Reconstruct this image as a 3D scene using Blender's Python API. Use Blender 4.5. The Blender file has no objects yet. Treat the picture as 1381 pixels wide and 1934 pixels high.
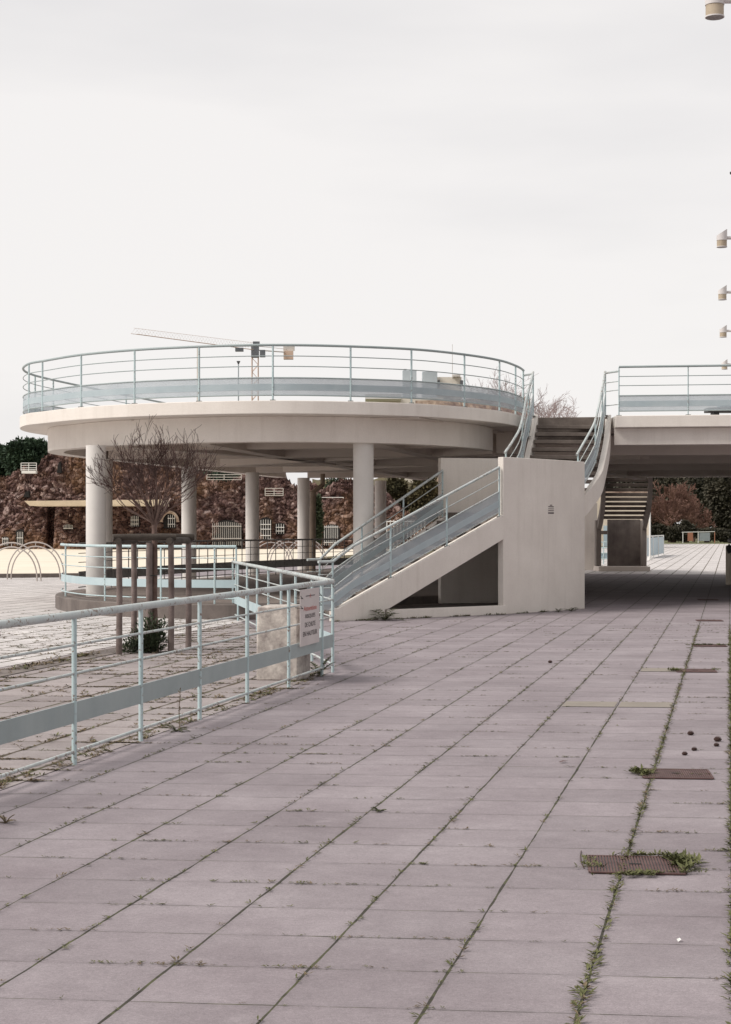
import bpy, bmesh, math, random
from mathutils import Vector, Matrix, noise
R = math.radians
C = bpy.context.scene.collection
scene = bpy.context.scene
random.seed(7)

# ------------------------------------------------------------------ camera
cam_d = bpy.data.cameras.new('camera')
cam = bpy.data.objects.new('camera', cam_d); C.objects.link(cam)
EYE = 1.57
cam.location = (0, 0, EYE)
cam.rotation_euler = (R(90), 0, 0)
cam_d.sensor_fit = 'VERTICAL'
cam_d.sensor_height = 36.0
cam_d.lens = 62.19
cam_d.shift_y = 33.0 / 1934.0
cam_d.clip_end = 5000
scene.camera = cam
FPX = 3341.0

# ------------------------------------------------------------------ world: bright overcast
SUN_EL, SUN_AZ = 48, -112          # azimuth from +Y, clockwise; the veiled sun stands to the left
w = bpy.data.worlds.new('World'); scene.world = w; w.use_nodes = True
nt = w.node_tree; N = nt.nodes; L = nt.links
for n in list(N): N.remove(n)
out = N.new('ShaderNodeOutputWorld')
bg_sky = N.new('ShaderNodeBackground'); bg_cloud = N.new('ShaderNodeBackground')
mixs = N.new('ShaderNodeMixShader')
sky = N.new('ShaderNodeTexSky'); sky.sky_type = 'NISHITA'; sky.sun_disc = False
sky.sun_elevation = R(SUN_EL); sky.sun_rotation = R(SUN_AZ)
L.new(sky.outputs[0], bg_sky.inputs[0]); bg_sky.inputs[1].default_value = 0.08
tc = N.new('ShaderNodeTexCoord'); mp = N.new('ShaderNodeMapping')
mp.inputs['Scale'].default_value = (1.0, 1.0, 4.5)
L.new(tc.outputs['Generated'], mp.inputs[0])
nz = N.new('ShaderNodeTexNoise'); nz.inputs['Scale'].default_value = 1.6; nz.inputs['Detail'].default_value = 5
nz.inputs['Roughness'].default_value = 0.5
L.new(mp.outputs[0], nz.inputs['Vector'])
cr = N.new('ShaderNodeValToRGB')
cr.color_ramp.elements[0].position = 0.34; cr.color_ramp.elements[0].color = (0.715, 0.700, 0.706, 1)
cr.color_ramp.elements[1].position = 0.60; cr.color_ramp.elements[1].color = (0.885, 0.858, 0.842, 1)
L.new(nz.outputs['Fac'], cr.inputs[0])
# sky dimmed to the right and behind the viewer to darken unlit wall faces
dt = N.new('ShaderNodeVectorMath'); dt.operation = 'DOT_PRODUCT'; dt.inputs[1].default_value = (0.55, -0.83, 0.0)
L.new(tc.outputs['Generated'], dt.inputs[0])
mr = N.new('ShaderNodeMapRange'); mr.inputs[1].default_value = -0.35; mr.inputs[2].default_value = 0.8; mr.inputs[3].default_value = 1.0; mr.inputs[4].default_value = 0.70
L.new(dt.outputs['Value'], mr.inputs[0])
vm = N.new('ShaderNodeVectorMath'); vm.operation = 'SCALE'
L.new(cr.outputs[0], vm.inputs[0]); L.new(mr.outputs[0], vm.inputs['Scale'])
L.new(vm.outputs[0], bg_cloud.inputs[0]); bg_cloud.inputs[1].default_value = 1.0
mixs.inputs[0].default_value = 0.93
L.new(bg_sky.outputs[0], mixs.inputs[1]); L.new(bg_cloud.outputs[0], mixs.inputs[2])
L.new(mixs.outputs[0], out.inputs[0])

# ------------------------------------------------------------------ sun (veiled)
sd = bpy.data.lights.new('sun', 'SUN'); sd.energy = 2.6; sd.angle = R(24); sd.color = (1.0, 0.955, 0.89)
so = bpy.data.objects.new('sun', sd); C.objects.link(so)
az, el = R(SUN_AZ), R(SUN_EL)
sdir = Vector((math.sin(az) * math.cos(el), math.cos(az) * math.cos(el), math.sin(el)))
so.rotation_euler = sdir.to_track_quat('Z', 'Y').to_euler()
so.location = (-20, -5, 30)

scene.view_settings.view_transform = 'Standard'
scene.view_settings.look = 'None'
scene.view_settings.exposure = 0.12
scene.view_settings.gamma = 1.0
scene.cycles.max_bounces = 8
scene.cycles.transparent_max_bounces = 24

# ------------------------------------------------------------------ materials
MATS = {}
def newmat(name):
    m = bpy.data.materials.new(name); m.use_nodes = True
    t = m.node_tree
    b = t.nodes['Principled BSDF']
    MATS[name] = m
    return m, t, b
def ramp(t, stops):
    r = t.nodes.new('ShaderNodeValToRGB')
    e = r.color_ramp.elements
    e[0].position, e[0].color = stops[0][0], (*stops[0][1], 1)
    e[1].position, e[1].color = stops[-1][0], (*stops[-1][1], 1)
    for p, c in stops[1:-1]:
        q = e.new(p); q.color = (*c, 1)
    return r
def tex(t, kind, scale, vec=None, **kw):
    n = t.nodes.new(kind); n.inputs['Scale'].default_value = scale
    for k, v in kw.items(): n.inputs[k].default_value = v
    if vec is not None: t.links.new(vec, n.inputs['Vector'])
    return n
def math_(t, op, a, b=None, c=None):
    n = t.nodes.new('ShaderNodeMath'); n.operation = op
    for i, v in enumerate((a, b, c)):
        if v is None: continue
        if isinstance(v, (int, float)): n.inputs[i].default_value = v
        else: t.links.new(v, n.inputs[i])
    return n.outputs[0]
def mixc(t, fac, a, b, mode='MIX'):
    n = t.nodes.new('ShaderNodeMix'); n.data_type = 'RGBA'; n.blend_type = mode
    for sock, v in ((n.inputs[0], fac), (n.inputs[6], a), (n.inputs[7], b)):
        if isinstance(v, (int, float)): sock.default_value = v
        elif isinstance(v, tuple): sock.default_value = (*v, 1)
        else: t.links.new(v, sock)
    return n.outputs[2]
def coords(t, scale=(1, 1, 1)):
    g = t.nodes.new('ShaderNodeNewGeometry')
    m = t.nodes.new('ShaderNodeMapping'); m.inputs['Scale'].default_value = scale
    t.links.new(g.outputs['Position'], m.inputs[0])
    return m.outputs[0]
def bump(t, b, h, strength=0.3, dist=0.01):
    n = t.nodes.new('ShaderNodeBump'); n.inputs['Strength'].default_value = strength
    n.inputs['Distance'].default_value = dist
    t.links.new(h, n.inputs['Height']); t.links.new(n.outputs[0], b.inputs['Normal'])

def mat_mottled(name, c0, c1, scale=3.0, rough=0.8, fine=60.0, fine_amt=0.25, streak=0.0, streak_col=(0.1, 0.08, 0.07), bmp=0.2, dist=0.006, metallic=0.0):
    m, t, b = newmat(name)
    v = coords(t)
    n1 = tex(t, 'ShaderNodeTexNoise', scale, v, Detail=6.0, Roughness=0.6)
    r1 = ramp(t, [(0.3, c0), (0.7, c1)]); t.links.new(n1.outputs['Fac'], r1.inputs[0])
    n2 = tex(t, 'ShaderNodeTexNoise', fine, v, Detail=3.0, Roughness=0.7)
    f = math_(t, 'MULTIPLY_ADD', n2.outputs['Fac'], fine_amt * 2, 1.0 - fine_amt)
    g = t.nodes.new('ShaderNodeCombineColor'); 
    for i in range(3): t.links.new(f, g.inputs[i])
    col = mixc(t, 1.0, r1.outputs[0], g.outputs[0], 'MULTIPLY')
    if streak > 0:
        vs = coords(t, (5.0, 5.0, 0.35))
        n3 = tex(t, 'ShaderNodeTexNoise', 1.0, vs, Detail=5.0, Roughness=0.65)
        r3 = ramp(t, [(0.52, (0, 0, 0)), (0.78, (1, 1, 1))]); t.links.new(n3.outputs['Fac'], r3.inputs[0])
        s = math_(t, 'MULTIPLY', r3.outputs[0], streak)
        col = mixc(t, s, col, streak_col)
    t.links.new(col, b.inputs['Base Color'])
    b.inputs['Roughness'].default_value = rough
    b.inputs['Metallic'].default_value = metallic
    if bmp > 0: bump(t, b, n2.outputs['Fac'], bmp, dist)
    return m

mat_mottled('white_render', (0.735, 0.675, 0.618), (0.835, 0.775, 0.715), 1.3, 0.85, 75, 0.16, 0.20, (0.42, 0.35, 0.29), 0.5, 0.006)
mat_mottled('column_paint', (0.66, 0.625, 0.59), (0.74, 0.705, 0.67), 1.8, 0.8, 110, 0.10, 0.10, (0.42, 0.37, 0.33), 0.3, 0.004)
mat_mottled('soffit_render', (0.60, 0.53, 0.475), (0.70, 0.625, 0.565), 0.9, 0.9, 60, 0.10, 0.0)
mat_mottled('deck_top', (0.30, 0.28, 0.26), (0.38, 0.35, 0.33), 1.5, 0.9)
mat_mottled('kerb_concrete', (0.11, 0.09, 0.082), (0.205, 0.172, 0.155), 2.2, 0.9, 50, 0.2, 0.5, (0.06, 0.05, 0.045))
mat_mottled('plinth_floor', (0.155, 0.125, 0.11), (0.22, 0.18, 0.16), 1.5, 0.9)
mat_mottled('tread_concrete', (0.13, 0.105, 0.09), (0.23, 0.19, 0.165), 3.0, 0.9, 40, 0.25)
mat_mottled('blue_paint', (0.43, 0.545, 0.56), (0.53, 0.635, 0.645), 4.0, 0.5, 70, 0.08, 0.22, (0.30, 0.30, 0.26), 0.06)
mat_mottled('rail_paint', (0.42, 0.475, 0.475), (0.56, 0.59, 0.58), 3.0, 0.5, 80, 0.10, 0.45, (0.26, 0.24, 0.20), 0.08)
mat_mottled('board_paint', (0.295, 0.345, 0.35), (0.36, 0.41, 0.41), 2.5, 0.55, 120, 0.12, 0.15, (0.22, 0.22, 0.2), 0.1)
mat_mottled('grey_band', (0.38, 0.45, 0.48), (0.46, 0.525, 0.55), 2.5, 0.55, 120, 0.08, 0.1, (0.3, 0.3, 0.28), 0.06)
mat_mottled('band_paint', (0.42, 0.53, 0.56), (0.50, 0.60, 0.625), 2.5, 0.55, 120, 0.08, 0.1, (0.3, 0.3, 0.28), 0.06)
mat_mottled('shade_and_plate_grey', (0.17, 0.165, 0.16), (0.25, 0.24, 0.23), 3.0, 0.6, 80, 0.1)  # grey of the foot plates; on the plinth railing it carries painted-in shade
mat_mottled('stake_wood', (0.12, 0.088, 0.078), (0.26, 0.205, 0.19), 6.0, 0.9, 60, 0.3, 0.5, (0.05, 0.035, 0.03), 0.5, 0.01)
mat_mottled('ring_wood', (0.040, 0.030, 0.025), (0.085, 0.068, 0.055), 8.0, 0.9, 60, 0.3, 0, (0, 0, 0), 0.5, 0.01)
mat_mottled('bark', (0.10, 0.062, 0.05), (0.19, 0.125, 0.105), 14.0, 0.9, 90, 0.3)
mat_mottled('twig', (0.045, 0.024, 0.020), (0.085, 0.045, 0.038), 5.0, 0.9, 90, 0.2)
mat_mottled('red_twig', (0.17, 0.088, 0.068), (0.27, 0.155, 0.12), 0.6, 0.9, 20, 0.2, bmp=0)
mat_mottled('pale_twig', (0.27, 0.20, 0.195), (0.38, 0.30, 0.29), 0.5, 0.9, 20, 0.2, bmp=0)
mat_mottled('leaf_dark', (0.022, 0.034, 0.016), (0.062, 0.080, 0.036), 6.0, 0.7, 40, 0.3, bmp=0)
mat_mottled('leaf_far', (0.034, 0.034, 0.022), (0.095, 0.082, 0.054), 0.25, 0.8, 3, 0.35, bmp=0)
mat_mottled('leaf_pine', (0.012, 0.030, 0.016), (0.045, 0.080, 0.036), 0.35, 0.8, 3, 0.35, bmp=0)
mat_mottled('leaf_weed', (0.060, 0.066, 0.020), (0.155, 0.155, 0.06), 5.0, 0.8, 40, 0.3, bmp=0)
mat_mottled('leaf_brown', (0.11, 0.085, 0.05), (0.22, 0.165, 0.10), 4.0, 0.9, 40, 0.3, bmp=0)
mat_mottled('leaf_fern', (0.050, 0.058, 0.024), (0.10, 0.10, 0.045), 9.0, 0.75, 40, 0.3, bmp=0)
mat_mottled('grass_green', (0.10, 0.12, 0.045), (0.18, 0.17, 0.08), 0.2, 0.95, 4, 0.3, bmp=0)
mat_mottled('bank_green', (0.055, 0.050, 0.022), (0.15, 0.115, 0.05), 0.25, 0.95, 2, 0.35, bmp=0)
mat_mottled('cream_concrete', (0.70, 0.62, 0.50), (0.80, 0.715, 0.59), 0.25, 0.9, 3, 0.06, bmp=0)
mat_mottled('cream_ledge', (0.62, 0.54, 0.43), (0.76, 0.675, 0.55), 0.6, 0.9, 3, 0.08, bmp=0)
mat_mottled('white_metal', (0.70, 0.69, 0.66), (0.80, 0.79, 0.76), 1.0, 0.5, 20, 0.06, bmp=0)
mat_mottled('dull_white', (0.48, 0.45, 0.41), (0.60, 0.57, 0.52), 1.0, 0.6, 20, 0.10, bmp=0)
mat_mottled('arch_paint', (0.42, 0.37, 0.34), (0.55, 0.49, 0.45), 1.0, 0.5, 20, 0.1, bmp=0)
mat_mottled('lamp_white', (0.64, 0.60, 0.585), (0.74, 0.70, 0.685), 3.0, 0.45, 60, 0.05, 0.15, (0.4, 0.36, 0.32), 0.05)
mat_mottled('lamp_tan', (0.40, 0.325, 0.235), (0.52, 0.43, 0.32), 6.0, 0.6, 60, 0.12)
mat_mottled('lamp_lens', (0.20, 0.18, 0.17), (0.28, 0.25, 0.24), 6.0, 0.3, 60, 0.12)
mat_mottled('rust', (0.070, 0.034, 0.032), (0.135, 0.075, 0.068), 12.0, 0.85, 90, 0.3)
mat_mottled('dark_hole', (0.010, 0.009, 0.009), (0.02, 0.018, 0.017), 3.0, 0.95, bmp=0)
mat_mottled('black_plastic', (0.015, 0.015, 0.016), (0.03, 0.03, 0.03), 3.0, 0.5, bmp=0)
mat_mottled('dirty_concrete', (0.27, 0.23, 0.215), (0.62, 0.565, 0.51), 7.5, 0.9, 28, 0.45, 0.75, (0.17, 0.14, 0.13), 0.4, 0.01)
mat_mottled('sign_white', (0.56, 0.50, 0.49), (0.64, 0.58, 0.565), 2.0, 0.6, 60, 0.05, bmp=0)
mat_mottled('sign_red', (0.50, 0.12, 0.10), (0.56, 0.16, 0.14), 5.0, 0.6, bmp=0)
mat_mottled('sign_ink', (0.085, 0.07, 0.07), (0.12, 0.10, 0.10), 5.0, 0.6, bmp=0)
mat_mottled('notice_paper', (0.44, 0.405, 0.41), (0.52, 0.48, 0.48), 5.0, 0.6, bmp=0)
mat_mottled('crane_orange', (0.66, 0.46, 0.35), (0.76, 0.58, 0.47), 0.5, 0.6, bmp=0)
mat_mottled('crane_pale', (0.60, 0.56, 0.52), (0.72, 0.68, 0.64), 0.5, 0.6, bmp=0)
mat_mottled('crane_dark', (0.14, 0.15, 0.17), (0.22, 0.23, 0.25), 0.5, 0.6, bmp=0)
mat_mottled('beige_wall', (0.76, 0.70, 0.61), (0.84, 0.78, 0.69), 0.3, 0.9, 2, 0.06, bmp=0)
mat_mottled('steel_cabinet', (0.42, 0.47, 0.50), (0.50, 0.55, 0.58), 0.4, 0.5, 2, 0.06, bmp=0)
mat_mottled('far_brick', (0.16, 0.09, 0.07), (0.62, 0.49, 0.38), 1.3, 0.9, 7, 0.5, bmp=0)
mat_mottled('pale_roof', (0.80, 0.78, 0.76), (0.86, 0.84, 0.82), 0.5, 0.8, 2, 0.06, bmp=0)
mat_mottled('blue_panel', (0.38, 0.50, 0.56), (0.50, 0.60, 0.65), 0.6, 0.5, 3, 0.1, bmp=0)
mat_mottled('orange_plastic', (0.36, 0.15, 0.09), (0.42, 0.19, 0.12), 0.6, 0.5, bmp=0)
mat_mottled('pipe_brown', (0.20, 0.155, 0.115), (0.29, 0.225, 0.17), 3.0, 0.7, 30, 0.15)

def rust_specks(name, amt):
    m = MATS[name]; t = m.node_tree; b = t.nodes['Principled BSDF']
    src = b.inputs['Base Color'].links[0].from_socket
    v = coords(t)
    n1 = tex(t, 'ShaderNodeTexNoise', 38.0, v, Detail=3.0, Roughness=0.6)
    n2 = tex(t, 'ShaderNodeTexNoise', 2.1, v, Detail=3.0)
    q = math_(t, 'MULTIPLY', n1.outputs['Fac'], math_(t, 'MULTIPLY_ADD', n2.outputs['Fac'], 0.8, 0.6))
    r = ramp(t, [(0.56 - amt, (0, 0, 0)), (0.62 - amt, (1, 1, 1))]); t.links.new(q, r.inputs[0])
    t.links.new(mixc(t, math_(t, 'MULTIPLY', r.outputs[0], 0.8), src, (0.17, 0.085, 0.05)), b.inputs['Base Color'])
rust_specks('blue_paint', -0.045); rust_specks('rail_paint', -0.02)

# translucent perforated sheet of the guard panels
m, t, b = newmat('panel_mesh')
v = coords(t)
n1 = tex(t, 'ShaderNodeTexNoise', 3.0, v, Detail=4.0)
r1 = ramp(t, [(0.3, (0.44, 0.49, 0.53)), (0.7, (0.52, 0.57, 0.60))]); t.links.new(n1.outputs['Fac'], r1.inputs[0])
t.links.new(r1.outputs[0], b.inputs['Base Color']); b.inputs['Roughness'].default_value = 0.6
tr = t.nodes.new('ShaderNodeBsdfTransparent'); mx = t.nodes.new('ShaderNodeMixShader'); mx.inputs[0].default_value = 0.5
t.links.new(tr.outputs[0], mx.inputs[1]); t.links.new(b.outputs[0], mx.inputs[2])
t.links.new(mx.outputs[0], t.nodes['Material Output'].inputs[0])

# paving slabs: two joint families, one tint per slab, dirt in the joints
def paving(name, c0, c1, jointcol, tint=0.16, jw=0.010, stain=0.35):
    m, t, b = newmat(name)
    g = t.nodes.new('ShaderNodeNewGeometry'); sp = t.nodes.new('ShaderNodeSeparateXYZ')
    t.links.new(g.outputs['Position'], sp.inputs[0])
    X, Y = sp.outputs[0], sp.outputs[1]
    v = coords(t)
    wob = tex(t, 'ShaderNodeTexNoise', 2.5, v, Detail=2.0)
    wo = math_(t, 'MULTIPLY_ADD', wob.outputs['Fac'], 0.016, -0.008)
    a = math_(t, 'ADD', math_(t, 'ADD', X, math_(t, 'MULTIPLY', Y, -0.2055)), wo)
    a = math_(t, 'DIVIDE', math_(t, 'ADD', a, 0.491), 0.5035)
    c = math_(t, 'ADD', math_(t, 'ADD', Y, math_(t, 'MULTIPLY', X, 0.1)), wo)
    c = math_(t, 'DIVIDE', math_(t, 'ADD', c, -5.805), 0.501)
    fa, fc = math_(t, 'FLOOR', a), math_(t, 'FLOOR', c)
    da = math_(t, 'MULTIPLY', math_(t, 'SUBTRACT', 0.5, math_(t, 'ABSOLUTE', math_(t, 'SUBTRACT', math_(t, 'FRACT', a), 0.5))), 0.5035)
    dc = math_(t, 'MULTIPLY', math_(t, 'SUBTRACT', 0.5, math_(t, 'ABSOLUTE', math_(t, 'SUBTRACT', math_(t, 'FRACT', c), 0.5))), 0.501)
    # per-joint strength so that some joints nearly vanish
    jn2 = tex(t, 'ShaderNodeTexNoise', 2.3, v, Detail=4.0, Roughness=0.7)
    jn = tex(t, 'ShaderNodeTexNoise', 1.7, v, Detail=3.0, Roughness=0.65)
    wv = math_(t, 'MULTIPLY_ADD', jn.outputs['Fac'], 3.0, -0.62)
    wc = math_(t, 'MULTIPLY_ADD', jn2.outputs['Fac'], 5.0, -1.95)
    ja = math_(t, 'LESS_THAN', da, math_(t, 'MULTIPLY', wv, jw))
    jc = math_(t, 'LESS_THAN', dc, math_(t, 'MULTIPLY', wc, jw * 0.6))
    j = math_(t, 'MAXIMUM', ja, jc)
    cmb = t.nodes.new('ShaderNodeCombineXYZ'); t.links.new(fa, cmb.inputs[0]); t.links.new(fc, cmb.inputs[1])
    wn = t.nodes.new('ShaderNodeTexWhiteNoise'); wn.noise_dimensions = '2D'; t.links.new(cmb.outputs[0], wn.inputs[0])
    # stain field and grain
    n1 = tex(t, 'ShaderNodeTexNoise', 0.9, v, Detail=8.0, Roughness=0.62)
    r1 = ramp(t, [(0.28, c0), (0.52, tuple((p + q) / 2 for p, q in zip(c0, c1))), (0.72, c1)]); t.links.new(n1.outputs['Fac'], r1.inputs[0])
    n2 = tex(t, 'ShaderNodeTexNoise', 170.0, v, Detail=2.0, Roughness=0.8)
    n4 = tex(t, 'ShaderNodeTexNoise', 9.0, v, Detail=6.0, Roughness=0.7)
    n6 = tex(t, 'ShaderNodeTexNoise', 55.0, v, Detail=4.0, Roughness=0.8)
    gr = math_(t, 'MULTIPLY_ADD', n2.outputs['Fac'], 1.0, 0.5)
    gr = math_(t, 'MULTIPLY', gr, math_(t, 'MULTIPLY_ADD', n6.outputs['Fac'], 0.9, 0.55))
    gr = math_(t, 'MULTIPLY', gr, math_(t, 'MULTIPLY_ADD', n4.outputs['Fac'], 0.50, 0.75))
    gr = math_(t, 'MULTIPLY', gr, math_(t, 'MULTIPLY_ADD', wn.outputs['Value'], tint, 1.0 - tint / 2))
    # darker dirt gathers along the joints
    edge = math_(t, 'MINIMUM', da, dc)
    ed = t.nodes.new('ShaderNodeMapRange'); ed.inputs[1].default_value = 0.0; ed.inputs[2].default_value = 0.045
    ed.inputs[3].default_value = 0.90; ed.inputs[4].default_value = 1.0
    t.links.new(edge, ed.inputs[0])
    gr = math_(t, 'MULTIPLY', gr, ed.outputs[0])
    cc = t.nodes.new('ShaderNodeCombineColor')
    for i in range(3): t.links.new(gr, cc.inputs[i])
    col = mixc(t, 1.0, r1.outputs[0], cc.outputs[0], 'MULTIPLY')
    # pale lime stains
    n5 = tex(t, 'ShaderNodeTexNoise', 3.3, v, Detail=7.0, Roughness=0.7)
    r5 = ramp(t, [(0.60, (0, 0, 0)), (0.72, (1, 1, 1))]); t.links.new(n5.outputs['Fac'], r5.inputs[0])
    col = mixc(t, math_(t, 'MULTIPLY', r5.outputs[0], stain), col, tuple(min(1, q * 1.25) for q in c1))
    mo = tex(t, 'ShaderNodeTexNoise', 4.5, v, Detail=5.0, Roughness=0.75)
    rm = ramp(t, [(0.47, jointcol), (0.60, (0.070, 0.070, 0.026))]); t.links.new(mo.outputs['Fac'], rm.inputs[0])
    col = mixc(t, j, col, rm.outputs[0])
    t.links.new(col, b.inputs['Base Color']); b.inputs['Roughness'].default_value = 0.85
    h = math_(t, 'SUBTRACT', math_(t, 'MULTIPLY', n2.outputs['Fac'], 0.25), j)
    bump(t, b, h, 0.45, 0.006)
    return m
mat_mottled('shaded_concrete', (0.17, 0.145, 0.13), (0.24, 0.205, 0.185), 0.9, 0.9, 60, 0.15)  # under-deck shade put into the colour, for bridge soffit and far stair
paving('slab_paving', (0.202, 0.168, 0.180), (0.310, 0.270, 0.284), (0.030, 0.025, 0.016), tint=0.15, jw=0.0060)
paving('pale_paving', (0.235, 0.196, 0.192), (0.36, 0.318, 0.312), (0.075, 0.052, 0.034), 0.22, 0.018, 0.5)
paving('white_paving', (0.46, 0.425, 0.415), (0.64, 0.605, 0.59), (0.10, 0.075, 0.055), 0.22, 0.020, 0.5)

# rubble rock: voronoi stones
m, t, b = newmat('rubble_rock')
v = coords(t, (1, 1, 1.35))
dn = tex(t, 'ShaderNodeTexNoise', 1.2, v, Detail=4.0)
dv = t.nodes.new('ShaderNodeVectorMath'); dv.operation = 'MULTIPLY_ADD'
t.links.new(dn.outputs['Color'], dv.inputs[0]); dv.inputs[1].default_value = (0.9, 0.9, 0.9); t.links.new(v, dv.inputs[2])
vo = tex(t, 'ShaderNodeTexVoronoi', 3.1, dv.outputs[0])
ve = tex(t, 'ShaderNodeTexVoronoi', 3.1, dv.outputs[0]); ve.feature = 'DISTANCE_TO_EDGE'
hs = t.nodes.new('ShaderNodeSeparateColor'); t.links.new(vo.outputs['Color'], hs.inputs[0])
rr = ramp(t, [(0.0, (0.040, 0.022, 0.020)), (0.30, (0.105, 0.060, 0.053)), (0.62, (0.20, 0.120, 0.104)), (0.86, (0.33, 0.225, 0.20)), (1.0, (0.54, 0.42, 0.38))])
t.links.new(hs.outputs[0], rr.inputs[0])
bg = tex(t, 'ShaderNodeTexNoise', 0.11, v, Detail=4.0)
rb = ramp(t, [(0.46, (0, 0, 0)), (0.62, (1, 1, 1))]); t.links.new(bg.outputs['Fac'], rb.inputs[0])
ochre = mixc(t, math_(t, 'MULTIPLY', rb.outputs[0], 0.5), rr.outputs[0], (0.30, 0.17, 0.085))
eg = t.nodes.new('ShaderNodeMapRange'); eg.inputs[2].default_value = 0.14; eg.inputs[3].default_value = 0.10; eg.inputs[4].default_value = 1.0
t.links.new(ve.outputs['Distance'], eg.inputs[0])
cc = t.nodes.new('ShaderNodeCombineColor')
for i in range(3): t.links.new(eg.outputs[0], cc.inputs[i])
col = mixc(t, 1.0, ochre, cc.outputs[0], 'MULTIPLY')
t.links.new(col, b.inputs['Base Color']); b.inputs['Roughness'].default_value = 0.95
bump(t, b, ve.outputs['Distance'], 0.8, 0.25)

m, t, b = newmat('rubble_face')
ta = t.nodes.new('ShaderNodeAttribute'); ta.attribute_name = 'stone'
v = coords(t)
rr = ramp(t, [(0.0, (0.065, 0.038, 0.035)), (0.30, (0.12, 0.073, 0.066)), (0.62, (0.185, 0.116, 0.104)), (0.87, (0.29, 0.205, 0.185)), (1.0, (0.46, 0.36, 0.33))])
t.links.new(ta.outputs['Fac'], rr.inputs[0])
n1 = tex(t, 'ShaderNodeTexNoise', 0.16, v, Detail=4.0, Roughness=0.6)
rb = ramp(t, [(0.48, (0, 0, 0)), (0.62, (1, 1, 1))]); t.links.new(n1.outputs['Fac'], rb.inputs[0])
col = mixc(t, math_(t, 'MULTIPLY', rb.outputs[0], 0.45), rr.outputs[0], (0.30, 0.175, 0.085))
n2 = tex(t, 'ShaderNodeTexNoise', 6.0, v, Detail=5.0, Roughness=0.75)
f = math_(t, 'MULTIPLY_ADD', n2.outputs['Fac'], 2.0, 0.0)
cc = t.nodes.new('ShaderNodeCombineColor')
for i in range(3): t.links.new(f, cc.inputs[i])
t.links.new(mixc(t, 1.0, col, cc.outputs[0], 'MULTIPLY'), b.inputs['Base Color']); b.inputs['Roughness'].default_value = 1.0; b.inputs['Specular IOR Level'].default_value = 0.05
bump(t, b, n2.outputs['Fac'], 0.8, 0.15)

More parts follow.
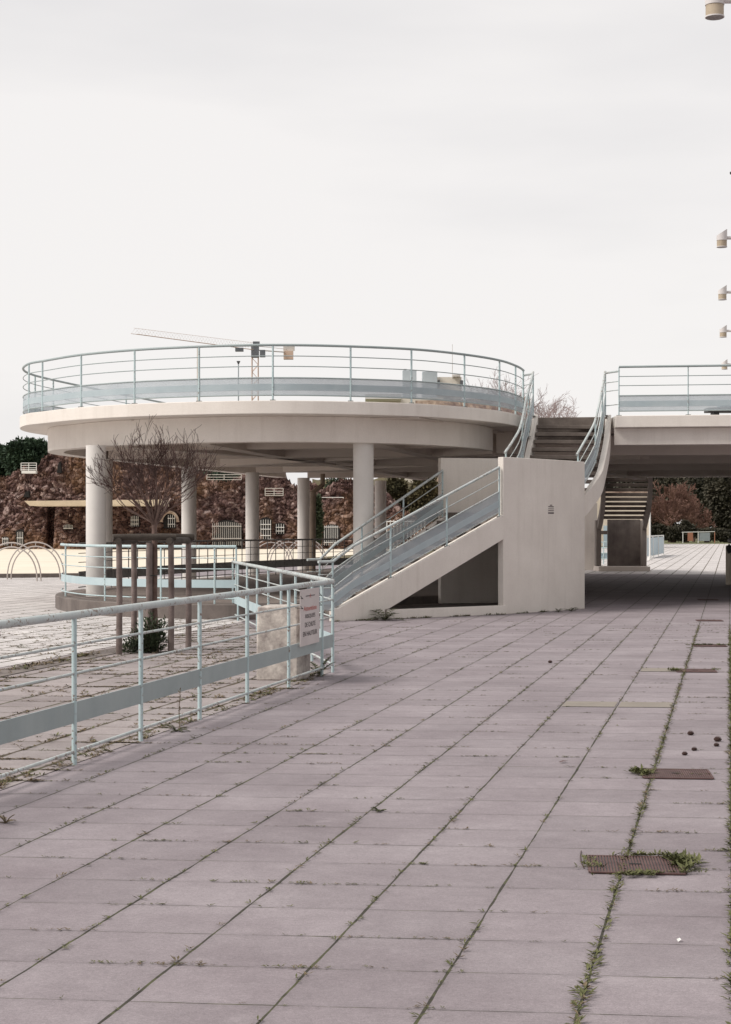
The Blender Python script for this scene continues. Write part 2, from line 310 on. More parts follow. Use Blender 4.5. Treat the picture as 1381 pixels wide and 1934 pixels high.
# ------------------------------------------------------------------ mesh builder
class MB:
    def __init__(s): s.v = []; s.f = []
    def add(s, vs, fs):
        o = len(s.v); s.v += [tuple(p) for p in vs]; s.f += [tuple(i + o for i in q) for q in fs]; return s
    def box(s, c, size, rz=0.0):
        cx, cy, cz = c; hx, hy, hz = size[0] / 2, size[1] / 2, size[2] / 2
        ca, sa = math.cos(rz), math.sin(rz); vs = []
        for z in (-hz, hz):
            for x, y in ((-hx, -hy), (hx, -hy), (hx, hy), (-hx, hy)):
                vs.append((cx + x * ca - y * sa, cy + x * sa + y * ca, cz + z))
        return s.add(vs, [(3, 2, 1, 0), (4, 5, 6, 7), (0, 1, 5, 4), (1, 2, 6, 5), (2, 3, 7, 6), (3, 0, 4, 7)])
    def prism(s, poly, z0, z1):
        n = len(poly)
        ar = sum(poly[i][0] * poly[(i + 1) % n][1] - poly[(i + 1) % n][0] * poly[i][1] for i in range(n))
        if ar < 0: poly = poly[::-1]
        vs = [(x, y, z0) for x, y in poly] + [(x, y, z1) for x, y in poly]
        fs = [tuple(range(n))[::-1], tuple(range(n, 2 * n))] + [(i, (i + 1) % n, (i + 1) % n + n, i + n) for i in range(n)]
        return s.add(vs, fs)
    def tube(s, pts, r, n=8, caps=True):
        pts = [Vector(p) for p in pts]
        rs = r if isinstance(r, (list, tuple)) else [r] * len(pts)
        vs, fs = [], []
        up = None
        for i, p in enumerate(pts):
            d = (pts[min(i + 1, len(pts) - 1)] - pts[max(i - 1, 0)])
            if d.length < 1e-9: d = Vector((0, 0, 1))
            d.normalize()
            if up is None:
                up = Vector((0, 0, 1)) if abs(d.z) < 0.9 else Vector((1, 0, 0))
            a = d.cross(up)
            if a.length < 1e-6: a = d.orthogonal()
            a.normalize(); bb = a.cross(d).normalized(); up = bb
            for k in range(n):
                q = 2 * math.pi * k / n
                vs.append(p + (a * math.cos(q) + bb * math.sin(q)) * rs[i])
        for i in range(len(pts) - 1):
            for k in range(n):
                k2 = (k + 1) % n
                fs.append((i * n + k, (i + 1) * n + k, (i + 1) * n + k2, i * n + k2))
        if caps:
            fs.append(tuple(range(n))); fs.append(tuple((len(pts) - 1) * n + k for k in range(n))[::-1])
        return s.add(vs, fs)
    def cyl(s, x, y, z0, z1, r, n=24, r1=None):
        return s.tube([(x, y, z0), (x, y, z1)], [r, r if r1 is None else r1], n)
    def ribbon(s, pts, h0, h1, th):
        """upright sheet that follows pts (x,y,z): from z+h0 to z+h1, thickness th centred on the path"""
        n = len(pts); vs = []
        for i, p in enumerate(pts):
            a = Vector(pts[max(i - 1, 0)][:2]); c = Vector(pts[min(i + 1, n - 1)][:2])
            d = (c - a).normalized(); q = Vector((d.y, -d.x)) * th / 2
            for sx, hz in ((1, h0), (1, h1), (-1, h1), (-1, h0)):
                vs.append((p[0] + q.x * sx, p[1] + q.y * sx, p[2] + hz))
        fs = []
        for i in range(n - 1):
            for k in range(4):
                k2 = (k + 1) % 4
                fs.append((i * 4 + k, i * 4 + k2, (i + 1) * 4 + k2, (i + 1) * 4 + k))
        fs.append((3, 2, 1, 0)); e = (n - 1) * 4; fs.append((e, e + 1, e + 2, e + 3))
        return s.add(vs, fs)
    def leaf(s, p, d, up, l, wd):
        p = Vector(p); d = Vector(d).normalized(); a = d.cross(Vector(up))
        if a.length < 1e-4: a = d.orthogonal()
        a.normalize()
        m = p + d * l * 0.5 + Vector(up) * l * 0.06; e = p + d * l
        return s.add([p, m + a * wd / 2, e, m - a * wd / 2], [(0, 1, 2, 3)])
    def build(s, name, mat, parent=None, bevel=0.0, smooth=35):
        me = bpy.data.meshes.new(name)
        off = parent_loc(parent)
        me.from_pydata([(x - off.x, y - off.y, z - off.z) for x, y, z in s.v], [], s.f)
        bmx = bmesh.new(); bmx.from_mesh(me)
        bmesh.ops.recalc_face_normals(bmx, faces=bmx.faces) if len(bmx.faces) < 30000 else None
        bmx.to_mesh(me); bmx.free()
        if smooth:
            me.polygons.foreach_set('use_smooth', [True] * len(me.polygons)); me.set_sharp_from_angle(angle=R(smooth))
        me.materials.append(MATS[mat])
        o = bpy.data.objects.new(name, me); C.objects.link(o)
        if parent: o.parent = parent
        if bevel:
            bm_ = o.modifiers.new('bevel', 'BEVEL'); bm_.width = bevel; bm_.segments = 2; bm_.limit_method = 'ANGLE'; bm_.angle_limit = R(40)
        return o
def parent_loc(p):
    v = Vector((0, 0, 0))
    while p is not None:
        v += p.location; p = p.parent
    return v
def tag(o, label=None, cat=None, group=None, kind=None):
    if label: o['label'] = label
    if cat: o['category'] = cat
    if group: o['group'] = group
    if kind: o['kind'] = kind
    return o
def thing(name, label, cat, loc=(0, 0, 0), group=None):
    o = bpy.data.objects.new(name, None); C.objects.link(o); o.location = loc
    o.empty_display_size = 0.2
    return tag(o, label, cat, group)
def dup(root, loc, label, group=None):
    r = root.copy(); C.objects.link(r); r.location = loc; r['label'] = label
    if group: r['group'] = group
    for ch in list(root.children):
        c = ch.copy(); C.objects.link(c); c.parent = r
        for g in ch.children:
            d = g.copy(); C.objects.link(d); d.parent = c
    return r
def spline(pts, n=8):
    pts = [Vector(p) for p in pts]; o = []
    for i in range(len(pts) - 1):
        p0 = pts[max(i - 1, 0)]; p1 = pts[i]; p2 = pts[i + 1]; p3 = pts[min(i + 2, len(pts) - 1)]
        for k in range(n):
            q = k / n
            o.append(0.5 * ((2 * p1) + (p2 - p0) * q + (2 * p0 - 5 * p1 + 4 * p2 - p3) * q * q + (3 * p1 - p0 - 3 * p2 + p3) * q ** 3))
    o.append(pts[-1]); return o
def resample(pts, step):
    pts = [Vector(p) for p in pts]
    L_ = [0]
    for a, c in zip(pts, pts[1:]): L_.append(L_[-1] + (c - a).length)
    n = max(1, round(L_[-1] / step)); o = []
    for k in range(n + 1):
        s_ = L_[-1] * k / n
        i = 0
        while i < len(L_) - 2 and L_[i + 1] < s_: i += 1
        q = (s_ - L_[i]) / max(1e-9, L_[i + 1] - L_[i])
        o.append(pts[i].lerp(pts[i + 1], q))
    return o
def at(px, d):                     # world X of photo column px at depth d
    return (px - 690.5) / FPX * d
def zat(py, d):
    return EYE + (1000.0 - py) / FPX * d
def offset(pts, o):                # move an open plan line sideways (left of travel is positive)
    r = []
    for i, p in enumerate(pts):
        a = Vector(pts[max(i - 1, 0)][:2]); c = Vector(pts[min(i + 1, len(pts) - 1)][:2])
        d = (c - a).normalized(); r.append((p[0] - d.y * o, p[1] + d.x * o))
    return r

# ------------------------------------------------------------------ setting: ground
def sheet(name, poly, z, mat):
    o = MB().add([(x, y, z) for x, y in poly], [tuple(range(len(poly)))]).build(name, mat, smooth=0)
    return tag(o, kind='structure')
sheet('ground', [(-900, -60), (900, -60), (900, 1600), (-900, 1600)], -0.012, 'bank_green')
sheet('paved_walk', [(-30, -20), (30, -20), (44, 200), (18, 204), (2.5, 95), (-20, 95)], 0.0, 'slab_paving')
# paler, weedier paving behind the near railing, towards the beach
sheet('pale_paving', [(-40, 2), (-3.97, 2), (-0.38, 19.45), (-2.35, 31.4), (-3, 60), (-9, 58), (-40, 50)], 0.004, 'pale_paving')
sheet('white_paving', [(-40, 2), (-7.84, 2), (-3.25, 24.3), (-2.0, 30.4), (-6.3, 38.5), (-4.9, 46), (-3, 60), (-9, 58), (-40, 50)], 0.008, 'white_paving')
sheet('dirt_strip', [(-7.60, 2), (-7.30, 2), (-2.75, 24.2), (-3.15, 24.2)], 0.011, 'kerb_concrete')
sheet('far_paving', [(6, 63), (18, 60), (44, 200), (30, 204), (2.5, 95)], 0.004, 'white_paving')
sheet('beach_floor', [(-60, 52), (-10.6, 57.5), (5.0, 140), (6, 148), (-70, 148)], 0.008, 'cream_concrete')
sheet('lawn', [(-20, 197), (60, 190), (80, 260), (-20, 260)], 0.02, 'grass_green')
k = MB()
k.ribbon([(-40, 50.5, 0), (-11, 57.4, 0), (-9.2, 58.0, 0)], 0.0, 0.14, 0.28)
tag(k.build('kerb', 'kerb_concrete', bevel=0.01), kind='structure')

# ------------------------------------------------------------------ elevated deck
K = 1.05
railpts = [(-6.87, 35.5), (-6.54, 34.37), (-6.10, 33.72), (-5.24, 32.6), (-4.14, 31.72), (-2.93, 31.15), (-1.76, 30.88), (-0.61, 31.0), (0.82, 31.58), (1.82, 32.55), (2.55, 33.67), (2.99, 34.9), (3.2, 35.8)]
front = [(x * K, y * K) for x, y in railpts]
leftside = [(-3.0, 57.2), (-4.25, 52.0), (-5.46, 46.9), (-6.51, 42.5), (-7.06, 40.0), (-7.28, 38.5)]
curve = spline([(*p, 0) for p in leftside + front], 6)          # from far left, round the front, to the stair
curve2 = [(p.x, p.y) for p in curve]
Z_DECK, Z_LIP, Z_BEAM = 3.93, 3.685, 3.20
lip = offset(curve2, -0.07) if offset(curve2, -0.07)[len(curve2) // 2][1] < curve2[len(curve2) // 2][1] else offset(curve2, 0.07)
sg = -1 if offset(curve2, -0.07)[len(curve2) // 2][1] < curve2[len(curve2) // 2][1] else 1   # sign that points outwards
outline = lip + [(3.52, 37.75), (5.19, 37.5), (5.19, 36.68), (7.5, 36.35), (30, 33.0), (32, 58.6), (10.6, 61.9), (8.6, 62.2), (8.1, 68.5), (5.5, 69.0), (4.0, 62.0), (-0.9, 60.2), (-2.3, 59.3)]  # tongue past the back edge added out of sight to shade the far stair
deck = thing('elevated_deck', 'white concrete raised deck with rounded end on round columns', 'raised deck', (0, 45, 0))
MB().prism(outline, Z_LIP, Z_DECK).build('deck_slab', 'white_render', deck, bevel=0.012)
top = offset(curve2, -sg * 0.25)
MB().prism(top + [(3.6, 38.2), (5.4, 38.0), (5.6, 37.0), (29.6, 33.5), (31.6, 58.2), (2.0, 59.9), (-2.0, 58.9)], Z_DECK + 0.002, Z_DECK + 0.012).build('deck_topping', 'deck_top', deck)
# ring beam that follows the rounded edge
bi = offset(curve2, -sg * 0.68)
beam_path = [(x, y, 0) for x, y in bi[2:-6]] 
MB().ribbon(beam_path, Z_BEAM, Z_LIP - 0.002, 0.34).build('edge_beam', 'white_render', deck, bevel=0.01)
MB().ribbon([(5.21, 37.06, 0), (29.5, 33.48, 0)], 3.33, Z_LIP - 0.003, 0.34).build('edge_beam', 'white_render', deck, bevel=0.01)
MB().ribbon([(-1.4, 59.2, 0), (3.0, 60.2, 0), (7.0, 61.8, 0), (31, 58.2, 0)], 3.38, Z_LIP - 0.002, 0.3).build('edge_beam', 'white_render', deck)
# transverse and long ribs under the slab
cols = [(-5.24, 34.4), (-6.06, 41.0), (-4.6, 46.1), (-3.25, 50.8), (-1.96, 56.0), (0.5, 59.2), (-0.04, 33.6)]
for (x0, y0), x1 in (((-5.9, 41.0), 9), ((-4.45, 46.1), 12), ((-3.1, 50.8), 12), ((-1.8, 56.0), 14)):
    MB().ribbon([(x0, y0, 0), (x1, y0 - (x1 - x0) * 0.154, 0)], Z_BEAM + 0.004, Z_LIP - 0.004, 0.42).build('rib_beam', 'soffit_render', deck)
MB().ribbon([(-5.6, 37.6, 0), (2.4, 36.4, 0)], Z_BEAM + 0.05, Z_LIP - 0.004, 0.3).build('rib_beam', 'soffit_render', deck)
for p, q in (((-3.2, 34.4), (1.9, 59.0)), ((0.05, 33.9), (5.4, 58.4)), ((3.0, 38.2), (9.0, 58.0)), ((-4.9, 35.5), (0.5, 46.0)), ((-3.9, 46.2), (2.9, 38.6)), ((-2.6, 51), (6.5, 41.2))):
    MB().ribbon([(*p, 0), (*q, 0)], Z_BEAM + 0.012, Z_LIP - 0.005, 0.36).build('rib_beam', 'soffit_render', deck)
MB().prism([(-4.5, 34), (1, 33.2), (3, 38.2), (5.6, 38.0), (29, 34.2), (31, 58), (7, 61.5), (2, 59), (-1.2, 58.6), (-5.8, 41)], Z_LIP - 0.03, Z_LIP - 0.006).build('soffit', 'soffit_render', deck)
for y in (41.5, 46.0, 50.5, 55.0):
    MB().ribbon([(9.6, y - 0.6, 0), (29, y - 3.5, 0)], 3.25, Z_LIP - 0.034, 0.4).build('rib_beam', 'shaded_concrete', deck)  # ribs added here to trap light under the bridge
MB().prism([(5.7, 37.9), (28.8, 34.5), (30.8, 57.8), (7.2, 61.3), (9.4, 58), (4.4, 40)], Z_LIP - 0.05, Z_LIP - 0.032).build('soffit', 'shaded_concrete', deck)  # gloom under the bridge painted into this soffit's colour
MB().prism([(3.60, 37.36), (5.08, 37.16), (5.12, 37.49), (3.60, 37.74)], 3.40, 3.935).build('top_step', 'tread_concrete', deck, bevel=0.01)
for x, y in cols:
    MB().cyl(x, y, 0.265, Z_BEAM + 0.003, 0.195, 40).build('column', 'column_paint', deck)
dp = MB().tube([(-1.33, 54.9, 3.3), (-1.33, 54.9, 2.95), (-1.62, 54.6, 2.72), (-1.64, 54.6, 0.27)], [0.08, 0.08, 0.1, 0.1], 14)
dp.build('downpipe', 'pipe_brown', deck)

# ------------------------------------------------------------------ plinth below the deck
PZ = 0.27
pl_front = [(-6.3, 38.2), (-6.35, 36.6), (-6.05, 34.7), (-5.25, 32.7), (-4.4, 31.7), (-3.5, 31.05), (-2.25, 30.75), (-1.3, 31.2), (-0.95, 32.4)]
pl = [(p.x, p.y) for p in spline([(*p, 0) for p in pl_front], 6)]
plinth_poly = pl + [(1.3, 34.75), (3.2, 35.9), (5.2, 46), (6.0, 60.0), (1.5, 60.4), (-1.2, 58.2), (-2.6, 54), (-4.95, 45.5)]
pt = thing('deck_plinth', 'low curved stained concrete plinth carrying the round columns', 'plinth', (-2, 40, 0))
MB().prism(plinth_poly, 0.0, PZ - 0.004).build('kerb_wall', 'kerb_concrete', pt, bevel=0.015)
inner = offset(pl, 0.22) if offset(pl, 0.22)[20][1] > pl[20][1] else offset(pl, -0.22)
MB().prism(inner + [(1.25, 34.9), (3.1, 36.1), (5.0, 46), (5.8, 59.8), (1.6, 60.2), (-1.0, 58), (-2.4, 54), (-4.75, 45.5)], PZ - 0.004, PZ).build('floor', 'plinth_floor', pt)

# ------------------------------------------------------------------ railings
def railing(name, label, path, posts, cat='railing', mats=('rail_paint', 'blue_paint', 'board_paint'), top=(1.0, 0.026), mids=(0.80, 0.61), mid_r=0.009,
            board=(0.28, 0.42), bottom=0.09, panel=None, post_r=0.017, group=None, plates=False, foot=0.0, rail_n=12):
    p0 = Vector(path[0]); rt = thing(name, label, cat, (p0.x, p0.y, p0.z), group)
    P = [Vector(p) for p in path]
    up = lambda h: [(p.x, p.y, p.z + h) for p in P]
    MB().tube(up(top[0]), top[1], rail_n).build('top_rail', mats[0], rt, smooth=60)
    for h in mids: MB().tube(up(h), mid_r, 8).build('mid_rail', mats[0], rt, smooth=60)
    if bottom: MB().tube(up(bottom), 0.0125, 8).build('bottom_rail', mats[0], rt, smooth=60)
    if panel:
        MB().tube(up(panel[1]), 0.014, 8).build('panel_rail', mats[0], rt, smooth=60)
        MB().ribbon(P, panel[0], panel[1], 0.006).build('guard_panel', 'panel_mesh', rt)
    if board:
        MB().ribbon(P, board[0], board[1], 0.010).build('kick_board', mats[2], rt)
    for q in posts:
        b_ = MB().tube([(q[0], q[1], q[2] + foot), (q[0], q[1], q[2] + top[0] - 0.005)], post_r, 10)
        b_.build('post', mats[1], rt, smooth=60)
        if plates: MB().box((q[0], q[1], q[2] + 0.008), (0.10, 0.10, 0.016)).build('foot_plate', 'shade_and_plate_grey', rt)
    return rt

# near railing along the walk
def nf(d): return (-0.36 - 0.207 * (19.43 - d), d, 0.0)
near_posts = [nf(d) for d in (7.6, 9.05, 10.45, 11.79, 13.12, 14.57, 16.0, 17.5, 18.92, 19.43)]
railing('pipe_railing', 'pale blue tube railing with grey kick board running along the paved walk', [nf(7.6), nf(13), nf(19.43)], near_posts,
        top=(1.0, 0.0275), post_r=0.0175, mid_r=0.0095, plates=False)
A0, A1 = Vector((-0.36, 19.43, 0)), Vector((-2.34, 31.2, 0))
ret_posts = [A0.lerp(A1, q) for q in (0.14, 0.27, 0.40, 0.53, 0.66, 0.79, 0.92, 1.0)]
railing('pipe_railing', 'pale blue tube railing slanting back from the corner post towards the plinth', [A0 + Vector((-0.02, 0.10, 0)), A1], ret_posts,
        mats=('rail_paint', 'blue_paint', 'band_paint'), top=(1.0, 0.0275), post_r=0.0175)
# railing on the curved plinth
pf = offset(pl, 0.12) if offset(pl, 0.12)[20][1] > pl[20][1] else offset(pl, -0.12)
pp = [(x, y, PZ) for x, y in pf if y < 36.5 and x < -2.1]
pposts = [min(pp, key=lambda p: abs(p[0] / p[1] - (px - 690.5) / FPX) + (0.0)) for px in (127, 200, 311, 400, 463)]
railing('pipe_railing', 'pale blue railing with sky blue kick board on the curved plinth edge', pp, pposts,
        mats=('blue_paint', 'blue_paint', 'band_paint'))
# railing with shade painted in as dull grey along the far left edge of the plinth
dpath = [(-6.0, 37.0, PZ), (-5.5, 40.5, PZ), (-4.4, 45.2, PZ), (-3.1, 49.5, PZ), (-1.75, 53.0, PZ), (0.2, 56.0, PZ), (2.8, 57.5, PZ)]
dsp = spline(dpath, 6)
railing('shaded_railing', 'railing with many posts, shade painted in as dull grey, on the shaded far edge of the plinth', dsp, resample(dsp, 0.62)[1:],
        mats=('shade_and_plate_grey', 'shade_and_plate_grey', 'shade_and_plate_grey'), top=(1.0, 0.024), board=(0.20, 0.42), post_r=0.013, mid_r=0.008)

# deck railing round the end, seen from outside, plus the left flank running back
dk = [(p.x, p.y, Z_DECK) for p in spline([(*p, 0) for p in leftside[1:] + front], 8)]
dposts = []
for px in (54, 83, 153, 253, 379, 519, 655, 778, 876, 943, 975, 988):
    cand = [p for p in dk if p[1] < 37.75]
    dposts.append(min(cand, key=lambda p: abs(p[0] / p[1] - (px - 690.5) / FPX)))
dposts += [p for i, p in enumerate(dk) if p[1] > 38.6 and i % 6 == 0]
railing('deck_railing', 'pale blue guard rail with translucent panel round the curved deck end', dk, dposts,
        mats=('board_paint', 'blue_paint', 'grey_band'), top=(1.02, 0.024), mids=(0.82, 0.63), board=(0.19, 0.31), bottom=0.10, panel=(0.10, 0.42), post_r=0.019, plates=True)
bp = [(5.27, 36.78, Z_DECK), (7.5, 36.45, Z_DECK), (12, 35.78, Z_DECK), (20, 34.6, Z_DECK)]
bposts = [(5.27, 36.78, Z_DECK)] + [(5.27 + 1.4 * i, 36.78 - 0.2085 * i, Z_DECK) for i in range(1, 11)]
railing('deck_railing', 'pale blue guard rail with translucent panel on the bridge right of the stairs', bp, bposts,
        mats=('board_paint', 'blue_paint', 'grey_band'), top=(1.02, 0.024), mids=(0.82, 0.63), board=(0.19, 0.31), bottom=0.10, panel=(0.10, 0.42), post_r=0.013, plates=True)

# ------------------------------------------------------------------ near staircase
st = thing('staircase', 'curved white concrete staircase climbing beside the walk to the deck', 'stairs', (2.0, 33.0, 0))
F0, F1 = Vector((-0.54, 30.14, 0)), Vector((2.56, 32.68, 0))
B0, B1 = Vector((-0.90, 32.40, 0)), Vector((1.50, 34.65, 0))
dF = (F1 - F0).normalized(); nF = Vector((-dF.y, dF.x, 0))
def stringer(P0, P1, th, side):
    d = (P1 - P0).normalized(); nrm = Vector((-d.y, d.x, 0)) * th * side
    ts = [0.0, 0.02, 0.31, 0.6, 1.0]
    prof = [(0.0, 0.0), (0.0, 0.215), (0.025, 0.225), (1.0, 1.845), (1.0, 1.395), (0.31, 0.19), (0.285, 0.168), (0.285, 0.0)]
    vs = []
    for q in (Vector((0, 0, 0)), nrm):
        for a, z in prof:
            p = P0.lerp(P1, a) + q; vs.append((p.x, p.y, z))
    n = len(prof)
    fs = [tuple(range(n)), tuple(range(n, 2 * n))[::-1]] + [(i, (i + 1) % n, (i + 1) % n + n, i + n) for i in range(n)]
    return MB().add(vs, fs)
stringer(F0, F1, 0.13, 1).build('stringer', 'white_render', st, bevel=0.008)
stringer(B0, B1, 0.13, -1).build('stringer', 'white_render', st, bevel=0.008)
# foundation strip, its floor and the landing walls
q1 = F0.lerp(F1, 0.287)
MB().ribbon([(q1.x, q1.y + 0.06, 0), (F1.x, F1.y + 0.06, 0)], 0.0, 0.168, 0.125).build('foundation_strip', 'white_render', st, bevel=0.008)
MB().prism([(q1.x, q1.y + 0.15), (F1.x - 0.05, F1.y + 0.15), (4.2, 35.1), (3.3, 35.7), (1.3, 34.7), (B0.x + 0.8, B0.y + 0.5)], 0.0, 0.12).build('foundation_floor', 'kerb_concrete', st)
W0, W1 = Vector((2.50, 32.73)), Vector((4.29, 35.06))
wl = [(W0.x, W0.y, 0)] + [((W0.lerp(W1, q)).x + 0.05 * math.sin(q * math.pi), (W0.lerp(W1, q)).y - 0.04 * math.sin(q * math.pi), 0) for q in (0.2, 0.4, 0.6, 0.8)] + [(W1.x, W1.y, 0)]
MB().ribbon(wl, 0.0, 2.91, 0.125).build('landing_wall', 'white_render', st, bevel=0.008)
MB().ribbon([(1.45, 34.72, 0), (2.3, 34.97, 0), (3.3, 35.3, 0)], 0.12, 2.975, 0.16).build('landing_wall', 'white_render', st, bevel=0.008)
MB().prism([(2.56, 32.85), (4.25, 35.1), (3.3, 35.2), (1.55, 34.6)], 1.72, 1.90).build('landing_slab', 'tread_concrete', st)
NT = 11
for i in range(NT):
    a0, a1 = i / NT + 0.005, (i + 1) / NT + 0.028
    z = (i + 1) * 1.90 / (NT + 1) + 0.0
    f0, f1 = F0.lerp(F1, a0) + nF * 0.135, F0.lerp(F1, a1) + nF * 0.135
    b0, b1 = B0.lerp(B1, a0) - nF * 0.135, B0.lerp(B1, a1) - nF * 0.135
    MB().prism([(f0.x, f0.y), (f1.x, f1.y), (b1.x, b1.y), (b0.x, b0.y)], z - 0.07, z).build('tread', 'tread_concrete', st, bevel=0.006)
# upper flight: curved stringers and treads
rs = spline([(4.27, 35.10, 2.20), (4.45, 35.25, 2.40), (4.68, 35.55, 2.69), (4.80, 35.9, 2.95), (4.97, 36.5, 3.42), (5.07, 37.0, 3.78), (5.12, 37.3, 3.99)], 6)
ls = spline([(2.72, 33.6, 1.86), (3.02, 34.6, 2.40), (3.22, 35.5, 2.95), (3.41, 36.4, 3.48), (3.58, 37.2, 3.99)], 8)
MB().ribbon(rs, -0.43, 0.0, 0.12).build('stringer', 'white_render', st, bevel=0.006)
MB().ribbon(ls, -0.43, 0.0, 0.10).build('stringer', 'white_render', st, bevel=0.006)
def byz(pts, z):
    for a, c in zip(pts, pts[1:]):
        if (a.z - z) * (c.z - z) <= 0 and abs(c.z - a.z) > 1e-6: return a.lerp(c, (z - a.z) / (c.z - a.z))
    return pts[-1] if z > pts[-1].z else pts[0]
for i in range(1, 12):
    z = 1.90 + i * 0.169
    l0, r0 = byz(ls, z + 0.0), byz(rs, z + 0.0)
    l1, r1 = byz(ls, z + 0.20), byz(rs, z + 0.20)
    l0 = l0.lerp(r0, 0.04); l1 = l1.lerp(r1, 0.04); r0 = r0.lerp(l0, 0.055); r1 = r1.lerp(l1, 0.055)
    if (l1 - l0).length < 0.15: l1 = l0 + Vector((0.06, 0.3, 0)); r1 = r0 + Vector((0.05, 0.26, 0))
    MB().prism([(l0.x, l0.y), (r0.x, r0.y), (r1.x, r1.y), (l1.x, l1.y)], z - 0.085, z - 0.01).build('tread', 'tread_concrete', st, bevel=0.006)

def stair_rail(label, top_pts, posts_at, drop=0.92, flat=None):
    P = [Vector(p) for p in top_pts]
    base = [Vector((p.x, p.y, p.z - drop)) for p in P]
    posts = [base[i] for i in posts_at]
    return railing('stair_railing', label, base, posts, mats=('rail_paint', 'blue_paint', 'grey_band'), top=(drop, 0.025), mids=(0.70,), mid_r=0.009,
                   board=(0.19, 0.31), bottom=0.09, panel=(0.09, 0.47), post_r=0.018, plates=True)
off = nF * 0.065
fl = [F0 + off + Vector((-0.22, -0.18, 1.02)), F0 + off + Vector((0.02, 0.02, 1.02))] + [F0.lerp(F1, q) + off + Vector((0, 0, 0.19 + 1.655 * q + 0.90)) for q in (0.12, 0.33, 0.5, 0.66, 0.82, 0.985)]
stair_rail('pale blue handrail on the front of the lower flight nearest the walk', fl, (1, 3, 5, 7))
offb = -nF * 0.065
bl = [B0 + offb + Vector((-0.2, -0.17, 1.02)), B0 + offb + Vector((0.02, 0.02, 1.02))] + [B0.lerp(B1, q) + offb + Vector((0, 0, 0.19 + 1.655 * q + 0.90)) for q in (0.12, 0.33, 0.5, 0.66, 0.82, 0.985)]
stair_rail('pale blue handrail on the back of the lower flight towards the columns', bl, (1, 3, 5, 7))
rr_ = spline([(at(a_, d_), d_, zat(b_, d_)) for a_, b_, d_ in ((1089.5, 859, 34.95), (1106, 830.6, 35.3), (1120, 805, 35.7), (1126, 789, 35.95), (1132, 763, 36.35), (1138.8, 728.7, 36.85), (1143.4, 702, 37.25))], 5)
stair_rail('curved pale blue handrail on the right side of the upper flight', rr_, (1, 14, 24, 30), drop=0.93)
lr_ = spline([(2.63, 33.4, 3.02), (2.825, 34.0, 3.26), (3.01, 34.6, 3.53), (3.145, 35.3, 3.85), (3.27, 36.0, 4.22), (3.365, 36.4, 4.45), (3.515, 37.1, 4.87)], 5)
stair_rail('curved pale blue handrail on the left side of the upper flight beside the round deck', lr_, (1, 14, 24, 30), drop=0.93)

for name_, a_, b_ in (('link_right', rr_[-1], Vector((5.27, 36.78, 0))), ('link_left', lr_[-1], Vector((3.36, 37.6, 0)))):
    lk = thing('rail_link', 'short horizontal tubes joining the %s stair handrail to the deck railing' % ('right' if 'right' in name_ else 'left'), 'railing', (a_.x, a_.y, Z_DECK))
    for dz in (-0.03, -0.24, -0.42, -0.72):
        MB().tube([(a_.x, a_.y, a_.z + dz), (b_.x, b_.y, a_.z + dz)], 0.022 if dz == -0.03 else 0.010, 8).build('tube', 'rail_paint', lk)

# small notice on the landing wall
nd = (W1 - W0).normalized(); wp = W0.lerp(W1, 0.535); nn = Vector((nd.y, -nd.x))
wp = wp + nn * 0.118
def wall_quad(c, u, wd, ht, z, th, mat, name, parent):
    ang = math.atan2(u.y, u.x)
    return MB().box((c.x, c.y, z), (wd, th, ht), ang).build(name, mat, parent, smooth=0)
no = thing('notice', 'small faded paper notice with dark lines on the white landing wall', 'notice', (wp.x, wp.y, 1.82))
wall_quad(wp, nd, 0.25, 0.235, 1.945, 0.006, 'notice_paper', 'sheet', no)
for z, wd, ht in ((2.035, 0.09, 0.018), (2.005, 0.20, 0.020), (1.965, 0.21, 0.014), (1.93, 0.21, 0.016), (1.885, 0.21, 0.030)):
    wall_quad(wp + nn * 0.004, nd, wd, ht, z, 0.004, 'sign_ink', 'text_line', no)

# ------------------------------------------------------------------ far staircase on the other side of the deck
fs_ = thing('staircase', 'shaded open-tread staircase under the far edge of the bridge', 'stairs', (9.1, 63, 0))
Y0 = 67.0
MB().box(((at(1152, Y0) + at(1213, Y0)) / 2, Y0 + 0.6, 1.02), (at(1213, Y0) - at(1152, Y0), 0.3, 1.86)).build('support_wall', 'kerb_concrete', fs_, bevel=0.01)  # dark kerb colour stands in for shade on this wall
MB().box(((at(1126, Y0) + at(1222, Y0)) / 2, Y0, 0.09), (at(1222, Y0) - at(1126, Y0), 1.6, 0.18)).build('foundation_strip', 'soffit_render', fs_, bevel=0.01)
MB().box((at(1131.5, Y0), Y0 + 0.3, 1.05), (0.19, 0.5, 1.74)).build('support_wall', 'shaded_concrete', fs_, bevel=0.01)
MB().box((at(1217.5, Y0), Y0 + 0.3, 1.05), (0.18, 0.5, 1.74)).build('support_wall', 'shaded_concrete', fs_, bevel=0.01)  # both jambs have their shade painted into the concrete colour
MB().box((at(1115, 68.5), 68.5, 1.3), (0.5, 0.3, 2.6)).build('support_wall', 'white_render', fs_, bevel=0.01)
fr = spline([(at(p_, d_), d_, z_) for p_, d_, z_ in ((1216, 67.4, 1.75), (1220, 66.3, 2.05), (1226, 65.2, 2.6), (1228.5, 63.8, 3.15), (1228.5, 62.4, 3.72))], 6)
fl_ = spline([(at(p_, d_), d_, z_) for p_, d_, z_ in ((1131, 67.4, 1.75), (1135, 66.3, 2.05), (1139, 65.2, 2.6), (1139.5, 63.8, 3.15), (1137, 62.4, 3.72))], 6)
MB().ribbon(fr, -0.25, 0.12, 0.16).build('stringer', 'shaded_concrete', fs_)
MB().ribbon(fl_, -0.25, 0.12, 0.16).build('stringer', 'shaded_concrete', fs_)
